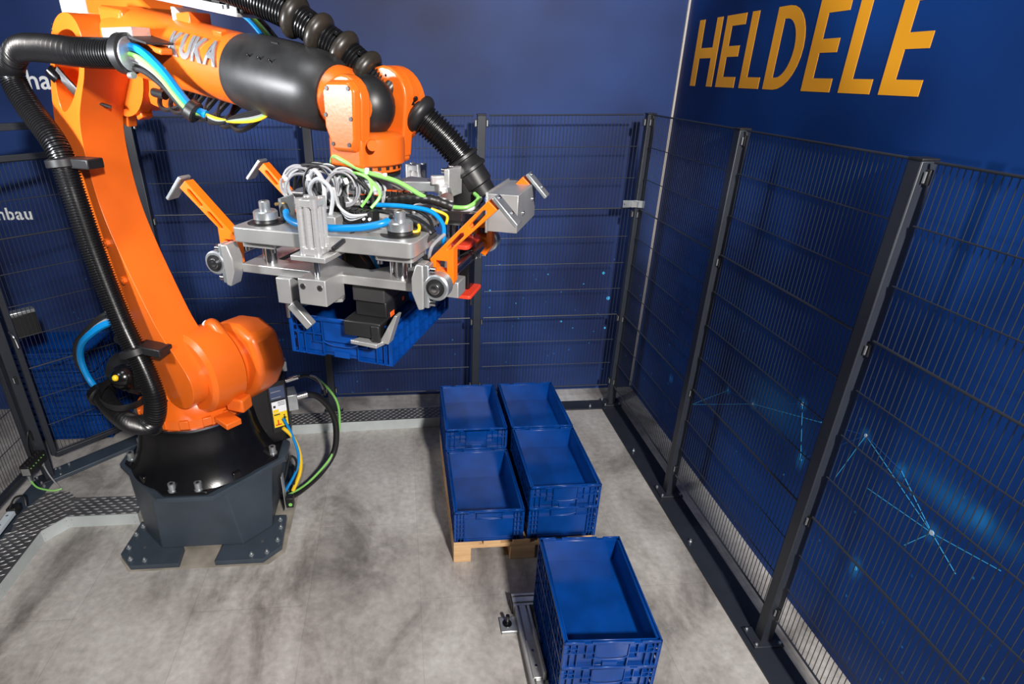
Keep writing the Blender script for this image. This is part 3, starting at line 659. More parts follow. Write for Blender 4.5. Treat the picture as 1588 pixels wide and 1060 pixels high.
# link arm with hollow head
OUT = [(.083, 2.67), (.06, 2.74), (.0, 2.775), (-.09, 2.765), (-.17, 2.715), (-.24, 2.62), (-.32, 2.48), (-.365, 2.357), (-.415, 2.20), (-.42, 2.08), (-.40, 1.96), (-.368, 1.832), (-.306, 1.494), (-.181, 1.184), (-.05, 1.03), (.08, .95), (.2, .93), (.3, .97), (.36, 1.05), (.36, 1.14), (.28, 1.24), (.18, 1.33), (.111, 1.42), (-.043, 1.715), (-.12, 1.9), (-.148, 2.05), (-.15, 2.25), (-.12, 2.36), (-.05, 2.45), (.03, 2.54)]
HOLE = [(-.114, 2.70), (-.038, 2.712), (.02, 2.70), (.04, 2.66), (.0, 2.57), (-.055, 2.5), (-.15, 2.42), (-.25, 2.372), (-.275, 2.40), (-.265, 2.50), (-.2, 2.62), (-.16, 2.67)]
def smooth_poly(P, it=1):
    for _ in range(it):
        Q = []
        for a, b in zip(P, P[1:] + P[:1]): Q += [(a[0] * .75 + b[0] * .25, a[1] * .75 + b[1] * .25), (a[0] * .25 + b[0] * .75, a[1] * .25 + b[1] * .75)]
        P = Q
    return P
def holed(outer, hole, y0, y1):
    mb = MB(); bm = mb.bm; E = []
    for P in (outer, hole):
        vs = [bm.verts.new((x, y0, z)) for x, z in P]
        E += [bm.edges.new((vs[i], vs[(i + 1) % len(vs)])) for i in range(len(vs))]
    g = bmesh.ops.triangle_fill(bm, edges=E, use_beauty=True, use_dissolve=False)
    faces = [f for f in g['geom'] if isinstance(f, bmesh.types.BMFace)]
    ex = bmesh.ops.extrude_face_region(bm, geom=faces)
    for v in ex['geom']:
        if isinstance(v, bmesh.types.BMVert): v.co.y = y1
    return mb
SO = smooth_poly(OUT, 2); SH = smooth_poly(HOLE, 2)
def pocket(outer, hole, y0, yd, y1):
    mb = MB(); bm = mb.bm
    o0 = [bm.verts.new((x, y0, z)) for x, z in outer]; o1 = [bm.verts.new((x, y1, z)) for x, z in outer]
    h0 = [bm.verts.new((x, y0, z)) for x, z in hole]; h1 = [bm.verts.new((x, yd, z)) for x, z in hole]
    E = []
    for vs in (o0, h0): E += [bm.edges.new((vs[i], vs[(i + 1) % len(vs)])) for i in range(len(vs))]
    bmesh.ops.triangle_fill(bm, edges=E, use_beauty=True, use_dissolve=False)
    for p, q in ((o0, o1), (h0, h1)):
        for i in range(len(p)): bm.faces.new((p[i], p[(i + 1) % len(p)], q[(i + 1) % len(p)], q[i]))
    bm.faces.new(o1); bm.faces.new(h1)
    return mb
link = ro('link_arm', pocket(SO, SH, -.205, -.07, .0), ORANGE, bevel=.014, seg=3, angle=.9)
ro('joint_disc', MB().lathe((-.03, -.11, 2.62), (0, -1, 0), [(0, .085), (.03, .08)], 28), TEXTW, link)
for x, z in ((-.02, 1.8), (.06, 1.62)): ro('boss', MB().cyl((x - .12, -.202, z - .02), (x - .12, -.222, z - .02), .02, n=6).cyl((x - .12, -.222, z - .02), (x - .12, -.226, z - .02), .009, n=10), ORANGE, link)
for x, z in ((-.165, 2.742), (-.185, 2.72), (-.21, 2.69)): ro('screw', MB().cyl((x + .02, -.2, z - .01), (x + .02, -.208, z - .01), .005, n=6), BLACK, link)
for k in range(9): ro('cable', MB().tube([(-.235 + .004 * k, -.205, 2.54 + .003 * k), (-.215 + .008 * k, -.185, 2.50), (-.19 + .01 * k, -.15, 2.44), (-.15 + .012 * k, -.08, 2.40)], .007, 6), CBLACK, link)
ro('cable_sleeve', MB().lathe((-.25, -.225, 2.56), (.3, .5, -.6), [(0, .022), (.02, .03), (.05, .034)], 18), BLACKP, link)

# elbow and forearm
def axz(X): return 2.565 - .16 * (X - .75)
ad = Vector((1, 0, -.16)).normalized()
fore = ro('forearm', MB().lathe((.04, 0, axz(.04)), ad, [(0, .10), (.02, .125), (.1, .135), (.3, .137), (.5, .132), (.86, .127)], 40), ORANGE)
ro('elbow_housing', MB().prism(smooth_poly([(-.36, 2.56), (-.30, 2.50), (-.05, 2.47), (.2, 2.50), (.28, 2.56), (.22, 2.72), (.05, 2.79), (-.25, 2.80), (-.36, 2.72)], 1), 'y', .03, .26), ORANGE, fore, bevel=.025, seg=3)
ro('elbow_drum', MB().lathe((-.08, .0, 2.56), (0, 1, 0), [(0, .205), (.06, .205), (.07, .19), (.16, .185)], 36), ORANGE, fore)
ro('elbow_lug', MB().box((-.14, .04, 2.345), (.05, .05, .07), RY(.3)), ORANGE, fore, bevel=.006); ro('elbow_lug', MB().box((-.02, .05, 2.375), (.05, .06, .06), RY(-.3)), ORANGE, fore, bevel=.006)
ro('motor_cover', MB().lathe((.10, .13, 2.45), (.3, 0, 1), [(-.06, .05), (-.04, .09), (0, .105), (.1, .105)], 26), ORANGE, fore)
ro('elbow_ear', MB().prism(arc(-.07, 2.70, .07, 0, 180, 8) + [(-.14, 2.62), (0, 2.62)], 'y', -.02, .03), ORANGE, fore, bevel=.008); ro('screw', MB().cyl((-.07, -.03, 2.7), (-.07, -.02, 2.7), .018, n=12), ORANGE, fore)
ro('elbow_block', MB().box((.13, -.02, 2.74), (.17, .16, .10), RY(.16)), ORANGE, fore, bevel=.015)
ro('rear_cover', MB().bb(-.52, -.34, .02, .22, 2.76, 2.90), TEXTW, fore, bevel=.01)
ro('rear_motor', MB().lathe((-.34, .12, 2.65), (-1, 0, .16), [(0, .09), (.2, .09), (.22, .07)], 20), BLACK, fore)
ro('forearm_wedge', MB().prism([(.30, 2.74), (.02, 2.90), (-.3, 2.96), (-.3, 2.78), (.1, 2.72)], 'y', .03, .24), ORANGE, fore, bevel=.02, seg=3)
sl = ro('rubber_cover', MB().lathe((.862, 0, axz(.862)), ad, [(0, .10), (.001, .1305), (.02, .134), (.12, .139), (.25, .138), (.38, .132), (.44, .124), (.47, .105), (.478, .07)], 40), RUBBER, fore)
for k in range(3):
    x = 1.03 + .055 * k; a = 1.0
    c = Vector((x, -.139 * math.sin(a), axz(x) + .139 * math.cos(a))); ro('vent_slot', MB().box(c, (.01, .006, .026), RX(.9)), BLACKP, sl, bevel=.002)
ro('screw', MB().box((1.1, -.05, axz(1.1) + .126), (.035, .02, .008), RY(.16)), BLACKP, sl)
ro('forearm_tip', MB().lathe((1.28, 0, axz(1.28)), ad, [(0, .10), (.08, .096), (.11, .075)], 30), ORANGE, fore)
ro('name_rib', MB().box((.80, -.055, axz(.80) + .12), (.05, .03, .02), RX(.3) @ RY(.16)), ORANGE, fore, bevel=.004)
# lettering wrapped round the forearm, one mesh per letter
xk = .525
for chh, wk in (('K', .074), ('U', .072), ('K', .074), ('A', .078)):
    t_ = text_mb(chh, .118, .003, .005)
    w_ = max(v.co.x for v in t_.bm.verts); x0k = min(v.co.x for v in t_.bm.verts)
    bmesh.ops.subdivide_edges(t_.bm, edges=t_.bm.edges[:], cuts=2)
    for v in t_.bm.verts:
        s_ = xk + (v.co.x - x0k) / (w_ - x0k) * wk * .93; rr_ = .1325 + v.co.z
        th = 1.44 - v.co.y / .132           # angle from the top of the tube
        p = Vector((0, -math.sin(th), math.cos(th))) * rr_
        X_ = .04 + s_ * ad.x; v.co = Vector((X_, 0, axz(X_))) + Vector((p.z * .158, p.y, p.z * .987))
    ro('letter', t_, BADGE, fore, smooth=False); xk += wk
# hose support rail above the forearm
rl = ro('hose_rail', MB().box((.62, .02, 2.775), (.58, .14, .012), RY(.16)), ALU, bevel=.002)
ro('rail_lip', MB().box((.62, -.048, 2.785), (.58, .006, .03), RY(.16)), ALUP, rl); ro('rail_post', MB().bb(.5, .512, -.045, .06, 2.68, 2.775), TEXTW, rl); ro('rail_foot', MB().bb(.515, .60, -.04, .06, 2.66, 2.755), ORANGE, rl, bevel=.006)
ro('rail_bracket', MB().box((.78, .02, 2.80), (.05, .12, .09), RY(.16)), BLACK, rl, bevel=.004); ro('rail_rod', MB().cyl((.4, -.01, 2.835), (.76, -.01, 2.78), .006, n=8), STEEL, rl); ro('rail_rod', MB().cyl((.4, .04, 2.84), (.76, .04, 2.785), .006, n=8), STEEL, rl)
ro('rail_clamp', MB().box((.88, .02, 2.765), (.10, .12, .05), RY(.16)), BLACK, rl, bevel=.008); ro('spring_disc', MB().cyl((.85, -.03, 2.75), (.85, -.03, 2.763), .03, n=18), STEEL, rl)
for k, mm in enumerate((CBLUE, CGREEN, CBLACK)): ro('cable', MB().tube([(.75 + .01 * k, .03 + .02 * k, 2.76), (.84 + .01 * k, .04 + .02 * k, 2.73), (.92 + .01 * k, .05 + .02 * k, 2.66)], .008, 6), mm, rl)
# wrist
WC = Vector((1.466, 0, 2.442))
wr_ = ro('wrist_core', MB().sphere(WC, .098, 24, (1, .85, 1)).cyl(WC + Vector((-.14, 0, .02)), WC, .088, n=24), BLACK)
def arm_poly(x0, x1, zt, zb, rt): return arc(WC.x, WC.z + zt - rt, rt, 0, 180, 10) + [(WC.x - (x1 - x0) / 2 * .78, WC.z + zb), (WC.x + (x1 - x0) / 2 * .78, WC.z + zb)]
fork = ro('wrist_fork', MB().prism(arm_poly(-.08, .08, .10, -.165, .08), 'y', -.118, -.072), ORANGE, bevel=.008, seg=3)
cv = ro('gear_cover', MB().prism([(WC.x - .045, WC.z + .085), (WC.x + .055, WC.z + .085), (WC.x + .08, WC.z + .06), (WC.x + .072, WC.z - .10), (WC.x + .055, WC.z - .135), (WC.x - .035, WC.z - .135), (WC.x - .068, WC.z - .06), (WC.x - .07, WC.z + .06)], 'y', -.117, -.145, .9), ORANGE, fork, bevel=.006)
for x, z in ((-.042, .062), (.055, .062), (.06, -.03), (.045, -.112), (-.03, -.112), (-.056, -.02)): ro('screw', MB().cyl((WC.x + x * .95, -.138, WC.z + z * .95), (WC.x + x * .95, -.148, WC.z + z * .95), .007, n=10), BLACK, cv)
ro('wrist_pivot', MB().cyl(WC + Vector((.02, -.085, 0)), WC + Vector((.02, -.045, 0)), .05, n=20), ORANGE, fork)
ro('wrist_fork_side', MB().prism(arm_poly(-.1, .1, .125, -.165, .1), 'y', .078, .13), ORANGE, fork, bevel=.008, seg=3)
ro('wrist_disc', MB().lathe(WC + Vector((0, .125, 0)), (0, 1, 0), [(0, .125), (.03, .125), (.04, .115)], 36), ORANGE, fork)
for k in range(14):
    a = 2 * PI * k / 14; ro('screw', MB().cyl(WC + Vector((.108 * math.cos(a), .16, .108 * math.sin(a))), WC + Vector((.108 * math.cos(a), .169, .108 * math.sin(a))), .006, n=8), BLACK, fork)
ro('wrist_cup', MB().lathe((WC.x, 0, 2.262), (0, 0, 1), [(0, .112), (.005, .118), (.06, .12), (.085, .118), (.10, .10), (.105, .05)], 36), ORANGE, fork)
ro('wrist_boss', MB().cyl((WC.x + .085, -.085, 2.335), (WC.x + .11, -.11, 2.335), .017, n=14), ORANGE, fork)
fg = ro('tool_flange', MB().lathe((WC.x, 0, 2.236), (0, 0, 1), [(0, .095), (.006, .104), (.028, .104), (.03, .098)], 36), ORANGE, fork)
for k in range(22):
    a = 2 * PI * k / 22; ro('flange_notch', MB().box((WC.x + .104 * math.cos(a), .104 * math.sin(a), 2.256), (.006, .012, .012), RZ(a)), BLACK, fg)
ro('fork_web', MB().prism([(-.125, 2.26), (.13, 2.26), (.13, 2.36), (.09, 2.33), (.04, 2.315), (-.04, 2.315), (-.08, 2.33), (-.125, 2.36)], 'x', WC.x - .075, WC.x + .075), ORANGE, fork, bevel=.012, seg=3)

# dress pack: lower corrugated conduit along the link arm
hose = ro('corrugated_conduit', MB().tube([(.43, -.235, 2.61), (.21, -.29, 2.617), (-.08, -.30, 2.637), (-.30, -.30, 2.635), (-.43, -.30, 2.57), (-.445, -.30, 2.50), (-.37, -.30, 2.40), (-.19, -.30, 2.231), (-.150, -.30, 2.033), (-.095, -.30, 1.731), (.0, -.30, 1.415), (.12, -.30, 1.16), (.165, -.31, 1.02), (.13, -.33, .90), (.0, -.34, .83), (-.15, -.34, .80), (-.30, -.335, .82), (-.42, -.32, .87)], .056, 20, 8, (.0125, .008)), HOSE)
def ring_at(p, d, r0, r1, w, nm, par, m=BLACK): return ro(nm, MB().lathe(Vector(p) - Vector(d).normalized() * w / 2, d, [(0, r0), (w * .15, r1), (w * .85, r1), (w, r0)], 28), m, par)
ring_at((-.17, -.30, 2.17), (.1, 0, -1), .058, .074, .045, 'hose_clamp', hose); ro('clamp_arm', MB().box((-.09, -.25, 2.17), (.16, .09, .045), RZ(.25)), BLACK, hose, bevel=.006)
ring_at((.065, -.30, 1.27), (.35, 0, -1), .058, .074, .045, 'hose_clamp', hose); ro('clamp_arm', MB().box((.15, -.25, 1.29), (.17, .09, .045), RZ(.25)), BLACK, hose, bevel=.006)
ring_at((-.43, -.32, .872), (-.9, .1, .35), .058, .076, .05, 'hose_end', hose, BLACKP)
ring_at((.445, -.232, 2.61), (1, .25, 0), .06, .073, .05, 'hose_clamp', hose); ro('clamp_bracket', MB().box((.40, -.19, 2.675), (.16, .09, .05), RZ(.2)), ALU, hose, bevel=.003)
ro('clamp_plate', MB().lathe((.47, -.228, 2.608), (1, .25, 0), [(0, .062), (.008, .062)], 24), ZINC, hose); ro('clamp_screw', MB().cyl((.47, -.25, 2.535), (.50, -.25, 2.535), .012, n=10), ZINC, hose)
ro('cable_shelf', MB().prism([(.34, 2.70), (.60, 2.645), (.60, 2.638), (.34, 2.69)], 'y', -.235, -.12), BLACK, hose); ro('shelf_lug', MB().box((.55, -.16, 2.625), (.11, .05, .022), RY(.2)), ORANGE, fore, bevel=.006)
for k, (mm, rad) in enumerate(((CBLUE, .016), (CBLUE, .012), (CGREEN, .009), (CGREY, .010), (CWHITE, .008), (CBLACK, .012), (CBLACK, .010))):
    dz = -.012 * k; dy = (0, .012, -.014, -.008, .0, .01, -.006)[k]
    ro('cable', MB().tube([(.45, -.235 + dy, 2.635 + dz), (.52, -.215 + dy, 2.62 + dz), (.60, -.195 + dy, 2.555 + dz * .8), (.66, -.18 + dy, 2.48 + dz * .6), (.705, -.165 + dy, 2.425 + dz * .3), (.76, -.14, 2.40 + dz * .2)], rad, 8), mm, hose)
ring_at((.712, -.163, 2.412), (1, .4, -.7), .034, .04, .04, 'cable_tie', hose)
for k, mm in enumerate((CYEL, CGREEN, CGREY, CBLACK, CBLACK, CBLACK)):
    ro('cable', MB().tube([(.72, -.15, 2.415), (.80, -.13, 2.388 - .004 * k), (.90, -.11, 2.378 + .004 * k), (1.0, -.08, 2.39 + .006 * k), (1.08, -.04, 2.44)], .006, 6), mm, hose)
ro('cable', MB().tube([(.58, -.17, 2.56), (.64, -.165, 2.48), (.70, -.155, 2.42)], .006, 6), CYEL, hose)
for k in range(7): ro('cable', MB().tube([(.25 + .08 * k, .02, 2.50 - .012 * k), (.27 + .08 * k, -.03, 2.43 - .01 * k), (.34 + .08 * k, -.05, 2.40 - .01 * k), (.42 + .075 * k, -.02, 2.42 - .01 * k), (.46 + .075 * k, .03, 2.48 - .012 * k)], .010, 6), CBLACK, fore)
ro('plug', MB().cyl((.36, -.10, 2.47), (.44, -.10, 2.46), .018, n=12), BLACK, fore)
# loop of cables at the lower hose end
for k, (mm, rad) in enumerate(((CBLUE, .018), (CBLUE, .014), (CGREY, .010), (CGREEN, .008), (CBLACK, .018), (CYEL, .006))):
    o_ = .012 * k
    ro('cable', MB().tube([(-.43, -.325, .88), (-.50 - .5 * o_ , -.335, .96), (-.505 - o_, -.345, 1.07), (-.44 - o_, -.35, 1.18), (-.34 - o_, -.33, 1.27), (-.24, -.25, 1.34 + o_), (-.12, -.1, 1.36)], rad, 8), mm, hose)
# upper corrugated hose with worn rings
up = [(.70, -.06, 2.86), (.865, -.051, 2.817), (.988, -.016, 2.774), (1.128, .023, 2.717), (1.219, .042, 2.664), (1.303, .07, 2.61), (1.383, .091, 2.55), (1.466, .124, 2.483), (1.558, .16, 2.412), (1.64, .2, 2.335), (1.70, .228, 2.265)]
uh = ro('upper_corrugated_hose', MB().tube(up, .052, 20, 8, (.0125, .008)), HOSE)
for k in (3, 4, 5, 6, 7, 8):
    d = (Vector(up[k + 1]) - Vector(up[k - 1])).normalized(); p = Vector(up[k])
    w = .052; prof = [(w * i / 8, .050 + .021 * math.sin(PI * i / 8) ** .6) for i in range(9)]
    bl = ro('protector_ring', MB().lathe(p - d * w / 2, d, prof, 28), BLACK if k == 8 else BALL, uh)
    side = d.cross(Vector((0, 0, 1))).normalized(); c0 = p + (side * .6 + Vector((0, 0, .75))).normalized() * .069
    ro('ring_hole', MB().sphere(c0 - side * .0, .008, 8), BLACKP, bl)
d = (Vector(up[-1]) - Vector(up[-2])).normalized(); p = Vector(up[-1]); d2 = (d + Vector((0, 0, -1.2))).normalized()
ro('hose_coupling', MB().lathe(p - d * .015, (d + d2 * .6), [(0, .05), (.004, .064), (.014, .064), (.018, .052), (.04, .058), (.05, .066), (.06, .066), (.064, .055), (.115, .055), (.12, .048), (.16, .046)], 30), BLACK, uh)

# ------------------------------------------------------------------ gripper
GZ = 1.785
G = thing('gripper', (-.347, -.378, GZ), 'aluminium crate gripper with four orange swing arms, hanging from the robot flange', 'gripper', None, -.408, Matrix.Translation((0, 0, -GZ)))
def go(name, mb, m, parent=None, **k): return obj(name, mb, m, parent or G, **k)
# plates
pl = go('upper_plate', MB().prism(rrect(-.328, .312, -.37, -.19, .022), 'z', 2.045, 2.095), ALUP, bevel=.004)
go('upper_plate_rear', MB().prism(rrect(-.328, .312, .15, .33, .022), 'z', 2.045, 2.095), ALUP, pl, bevel=.004)
go('upper_plate_middle', MB().bb(-.24, .23, -.19, .15, 2.047, 2.093), ALUP, pl, bevel=.003)
for sx, sy in ((-.25, -.28), (.235, -.28), (-.25, .24), (.235, .24)):
    go('plate_pad', MB().prism(rrect(sx - .065, sx + .065, sy - .065, sy + .065, .015), 'z', 2.024, 2.045), ALUP, pl, bevel=.002)
    for dx in (-.05, .05): go('screw', MB().cyl((sx + dx, sy - .05, 2.024), (sx + dx, sy - .05, 2.010), .009, n=10), STEEL, pl)
    st = go('guide_bush', MB().lathe((sx, sy, 2.094), (0, 0, 1), [(0, .062), (.003, .062), (.0035, .045), (.004, .040), (.012, .038)], 28), BLACK)
    go('bush_cap', MB().lathe((sx, sy, 2.106), (0, 0, 1), [(0, .036), (.003, .040), (.026, .040), (.03, .036)], 28), ZINC, st)
    go('bush_bolt', MB().lathe((sx, sy, 2.136), (0, 0, 1), [(0, .018), (.028, .018), (.031, .015)], 18), ZINC, st); go('bolt_socket', MB().cyl((sx, sy, 2.166), (sx, sy, 2.168), .008, n=6), BLACK, st)
    go('guide_pillar', MB().cyl((sx, sy, 1.95), (sx, sy, 2.03), .020, n=22), STEEL); go('guide_pillar', MB().cyl((sx - .045, sy + .03, 1.95), (sx - .045, sy + .03, 2.03), .009, n=14), STEEL)
lp = go('lower_plate', MB().bb(-.345, .305, -.32, -.235, 1.925, 1.956), ALUP, bevel=.003)
go('lower_plate_rear', MB().bb(-.345, .305, .2, .29, 1.925, 1.956), ALUP, lp, bevel=.003)
for x in (-.345, .215): go('lower_plate_side', MB().bb(x, x + .09, -.235, .2, 1.925, 1.956), ALUP, lp, bevel=.002)
go('web_plate', MB().prism([(-.24, -.235), (.06, -.235), (-.24, .0)], 'z', 1.935, 1.95), ALUP, lp); go('web_plate', MB().prism([(.215, -.235), (.09, -.235), (.215, -.06)], 'z', 1.935, 1.95), ALUP, lp)
# end brackets, bearings, shafts, swing arms
ARM = [(.345, 1.99), (.333, 2.027), (.514, 2.215), (.542, 2.19), (.41, 2.064), (.411, 1.957), (.387, 1.919), (.35, 1.935)]
HOLES = [[(.353, 2.024), (.389, 2.024), (.389, 1.988), (.353, 1.994)], [(.508, 2.188), (.498, 2.185), (.458, 2.139), (.460, 2.131), (.470, 2.133), (.511, 2.179)], [(.441, 2.117), (.431, 2.114), (.389, 2.068), (.390, 2.060), (.400, 2.062), (.443, 2.108)]]
def holed_multi(outer, holes, y0, y1):
    mb = MB(); bm = mb.bm; E = []
    for P in [outer] + holes:
        vs = [bm.verts.new((x, y0, z)) for x, z in P]; E += [bm.edges.new((vs[i], vs[(i + 1) % len(vs)])) for i in range(len(vs))]
    g = bmesh.ops.triangle_fill(bm, edges=E, use_beauty=True, use_dissolve=False)
    ex = bmesh.ops.extrude_face_region(bm, geom=[f for f in g['geom'] if isinstance(f, bmesh.types.BMFace)])
    for v in ex['geom']:
        if isinstance(v, bmesh.types.BMVert): v.co.y = y1
    return mb
MX = -.02
def mir(x, s): return x if s > 0 else 2 * MX - x
for s in (1, -1):
    f = lambda P: [(mir(x, s), z) for x, z in P]
    go('swing_shaft', MB().cyl((mir(.378, s), -.375, 1.962), (mir(.378, s), .30, 1.962), .0165, n=20), STEEL)
    for yb, ya in ((-.34, -.285), (.24, .17)):
        br = go('end_bracket', MB().prism(f([(.303, 1.94), (.303, 1.985), (.318, 2.03), (.342, 2.03), (.342, 1.89), (.325, 1.885)]), 'y', yb - .028, yb + .03), ALUP, bevel=.004)
        be = go('bearing_block', MB().bb(min(mir(.342, s), mir(.358, s)), max(mir(.342, s), mir(.358, s)), yb - .022, yb + .022, 1.893, 2.03), ZINC, br, bevel=.004)
        go('bearing_ring', MB().lathe((mir(.38, s), yb - .024, 1.962), (0, 1, 0), [(0, .036), (.004, .041), (.044, .041), (.048, .036)], 28), ZINC, br)
        go('bearing_race', MB().lathe((mir(.38, s), yb - .027, 1.962), (0, 1, 0), [(0, .029), (.003, .029)], 24), BLACK, br)
        go('shaft_end', MB().lathe((mir(.378, s), yb - .036, 1.962), (0, 1, 0), [(0, .006), (.003, .018), (.03, .018)], 20), STEEL, br)
        for z in (1.908, 2.012): go('bolt', MB().cyl((mir(.356, s), yb - .008, z), (mir(.376, s), yb - .008, z), .010, n=10), STEEL, br)
        am = go('swing_arm', holed_multi(f(ARM), [f(h) for h in HOLES], ya, ya + .042), ORANGE2, bevel=.002, smooth=False)
        d = Vector((.611 - .538, 0, 2.151 - 2.228)).normalized(); c = Vector((mir(.5655, s), ya + .021, 2.1865)); an = math.atan2(.077, .073)
        go('pad_plate', MB().box(c, (.106, .055, .013), RY(an if s > 0 else -an)), ZINC, am, bevel=.003)
        for t in (-.042, .015):
            q = c + Vector((d.x * s, 0, d.z)) * t; nrm = Vector((.77 * s, 0, .72)) * .007
            go('pad_screw', MB().cyl(q + nrm * .6, q + nrm * 1.5, .006, n=10), STEEL, am)
ab = go('aluminium_box', MB().bb(.45, .55, -.045, .245, 2.067, 2.19), ALUP, bevel=.002)
go('box_flange', MB().bb(.442, .45, -.05, .25, 2.062, 2.195), ALUP, ab, bevel=.002)
for y, z in ((.03, 2.12), (.18, 2.14)): go('screw', MB().cyl((.549, y, z), (.556, y, z), .007, n=10), STEEL, ab)
# front and rear pneumatic cylinders with rods and blocks
for yc, bx in ((-.40, 0.0), (.36, .035)):
    cy_ = go('pneumatic_cylinder', MB().cyl((bx, yc, 2.066), (bx, yc, 2.19), .028, n=20), ALU)
    for k in range(8):
        a = PI / 4 * k; q = .029 if k % 2 == 0 else .036
        go('profile_rib', MB().cyl((bx + q * math.cos(a), yc + q * math.sin(a), 2.066), (bx + q * math.cos(a), yc + q * math.sin(a), 2.19), .0095 if k % 2 else .007, n=10), ALU, cy_)
    for z0 in (2.19, 2.046):
        go('end_cap', MB().prism(rrect(bx - .034, bx + .034, yc - .034, yc + .034, .018, 5), 'z', z0, z0 + .022), ALU, cy_, bevel=.003)
        for dx in (-.024, .024):
            for dy in (-.024, .024): go('tie_rod', MB().cyl((bx + dx, yc + dy, z0 - .003), (bx + dx, yc + dy, z0 + .025), .012, n=12), ALU, cy_)
    go('mount_plate', MB().bb(bx - .06, bx + .06, min(yc, yc * .85) - .048, max(yc, yc * .85) + .045, 2.030, 2.046), ALUP, cy_, bevel=.002)
    go('piston_rod', MB().cyl((bx, yc, 1.95), (bx, yc, 2.04), .0095, n=14), STEEL, cy_)
    bk = go('rod_block', MB().bb(bx - .052, bx + .045, yc - .035 if yc < 0 else yc - .075, yc + .085 if yc < 0 else yc + .035, 1.885, 1.97), ALUP, bevel=.003)
    if yc < 0:
        for dx in (-.035, .025): go('bolt_socket', MB().cyl((bx + dx, yc - .036, 1.945), (bx + dx, yc - .034, 1.945), .010, n=14), STEEL, bk); go('bolt_hex', MB().cyl((bx + dx, yc - .0375, 1.945), (bx + dx, yc - .0355, 1.945), .005, n=6), BLACK, bk)
go('sensor_rail', MB().box((.085, -.36, 2.085), (.012, .16, .012), RX(.12)), BLACK, bevel=.002); go('brass_nipple', MB().cyl((-.235, -.24, 2.148), (-.20, -.235, 2.152), .006, n=10), mat('brass', (.6, .4, .15), .3, .9))
go('nipple_plate', MB().bb(-.215, -.205, -.25, -.17, 2.096, 2.17), ZINC); 
# clamp feet gripping the crate
cf_ = go('clamp_foot', MB().bb(-.205, -.15, -.335, -.27, 1.835, 1.925), ALUP, bevel=.003)
go('clamp_finger', MB().box((-.12, -.33, 1.80), (.03, .032, .10), RY(-.75)), ALUP, cf_, bevel=.003); go('clamp_pin', MB().cyl((-.185, -.31, 1.775), (-.185, -.31, 1.84), .008, n=12), STEEL, cf_); go('clamp_wing', MB().prism([(-.14, -.3), (-.02, -.22), (-.03, -.18), (-.16, -.24)], 'z', 1.82, 1.832), ALUP, cf_)
go('clamp_sensor', MB().bb(-.25, -.228, -.28, -.24, 1.85, 1.91), BLACK, cf_, bevel=.003)
pg = go('parallel_gripper', MB().bb(.058, .175, -.29, -.10, 1.86, 1.925), mat('dark_anodised', (.06, .06, .062), .4, .4), bevel=.004)
go('gripper_body', MB().bb(.062, .175, -.28, -.08, 1.805, 1.86), BLACK, pg, bevel=.004); go('gripper_jaw', MB().bb(.04, .175, -.335, -.22, 1.75, 1.805), BLACK, pg, bevel=.005); go('gripper_jaw', MB().bb(.145, .175, -.345, -.24, 1.735, 1.80), BLACK, pg, bevel=.004)
go('orange_mark', MB().box((.176, -.235, 1.808), (.003, .03, .018)), ORL, pg, bevel=.004); go('orange_mark', MB().box((.176, -.14, 1.83), (.003, .012, .012)), ORL, pg)
go('jaw_nut', MB().cyl((.05, -.20, 1.86), (.035, -.20, 1.86), .006, n=8), STEEL, pg)
go('jaw_tongue', MB().prism([(.07, -.35), (.17, -.36), (.19, -.30), (.10, -.30)], 'z', 1.728, 1.742), ALUP, pg, bevel=.002); go('jaw_wing', MB().prism([(.165, 1.735), (.20, 1.735), (.235, 1.84), (.225, 1.84)], 'y', -.33, -.29), ALUP, pg, bevel=.002)
go('gripper_body', MB().bb(-.17, -.06, .06, .26, 1.80, 1.925), BLACK, pg, bevel=.004); go('gripper_jaw', MB().bb(-.17, -.05, .2, .33, 1.74, 1.80), BLACK, pg, bevel=.004)
go('camera_housing', MB().bb(-.06, .05, -.12, .06, 1.83, 2.04), BLACK, bevel=.01)
# red toggle clamps and black column on the side
tg = go('side_column', MB().bb(.335, .375, .005, .075, 1.835, 2.005), BLACKP, bevel=.006)
go('red_bracket', MB().prism(rrect(.305, .395, -.08, .085, .015), 'z', 2.005, 2.02), RED, tg, bevel=.003); go('red_bracket', MB().prism(rrect(.29, .40, -.06, .085, .012), 'z', 1.822, 1.835), RED, tg, bevel=.003)
for x, y in ((.325, -.05), (.37, .06)): go('screw', MB().cyl((x, y, 2.02), (x, y, 2.027), .007, n=8), STEEL, tg)
go('hanging_pin', MB().cyl((.36, .08, 1.75), (.36, .08, 1.83), .006, n=10), BLACK, tg); go('side_block', MB().bb(.29, .335, -.24, -.09, 1.90, 1.985), ALUP, tg, bevel=.003); go('side_block', MB().bb(.345, .40, -.20, -.12, 1.875, 1.93), ALUP, tg, bevel=.004)
go('wire_loop', MB().tube([(.34, -.10, 1.99), (.37, -.08, 1.965), (.40, -.02, 1.96), (.385, .0, 1.985), (.35, -.03, 1.97), (.33, -.08, 1.985)], .003, 6), CBLACK, tg); go('wire_loop', MB().tube([(.34, -.09, 1.985), (.38, -.04, 1.945), (.40, .02, 1.975), (.36, .01, 1.955)], .003, 6), CBLACK, tg)
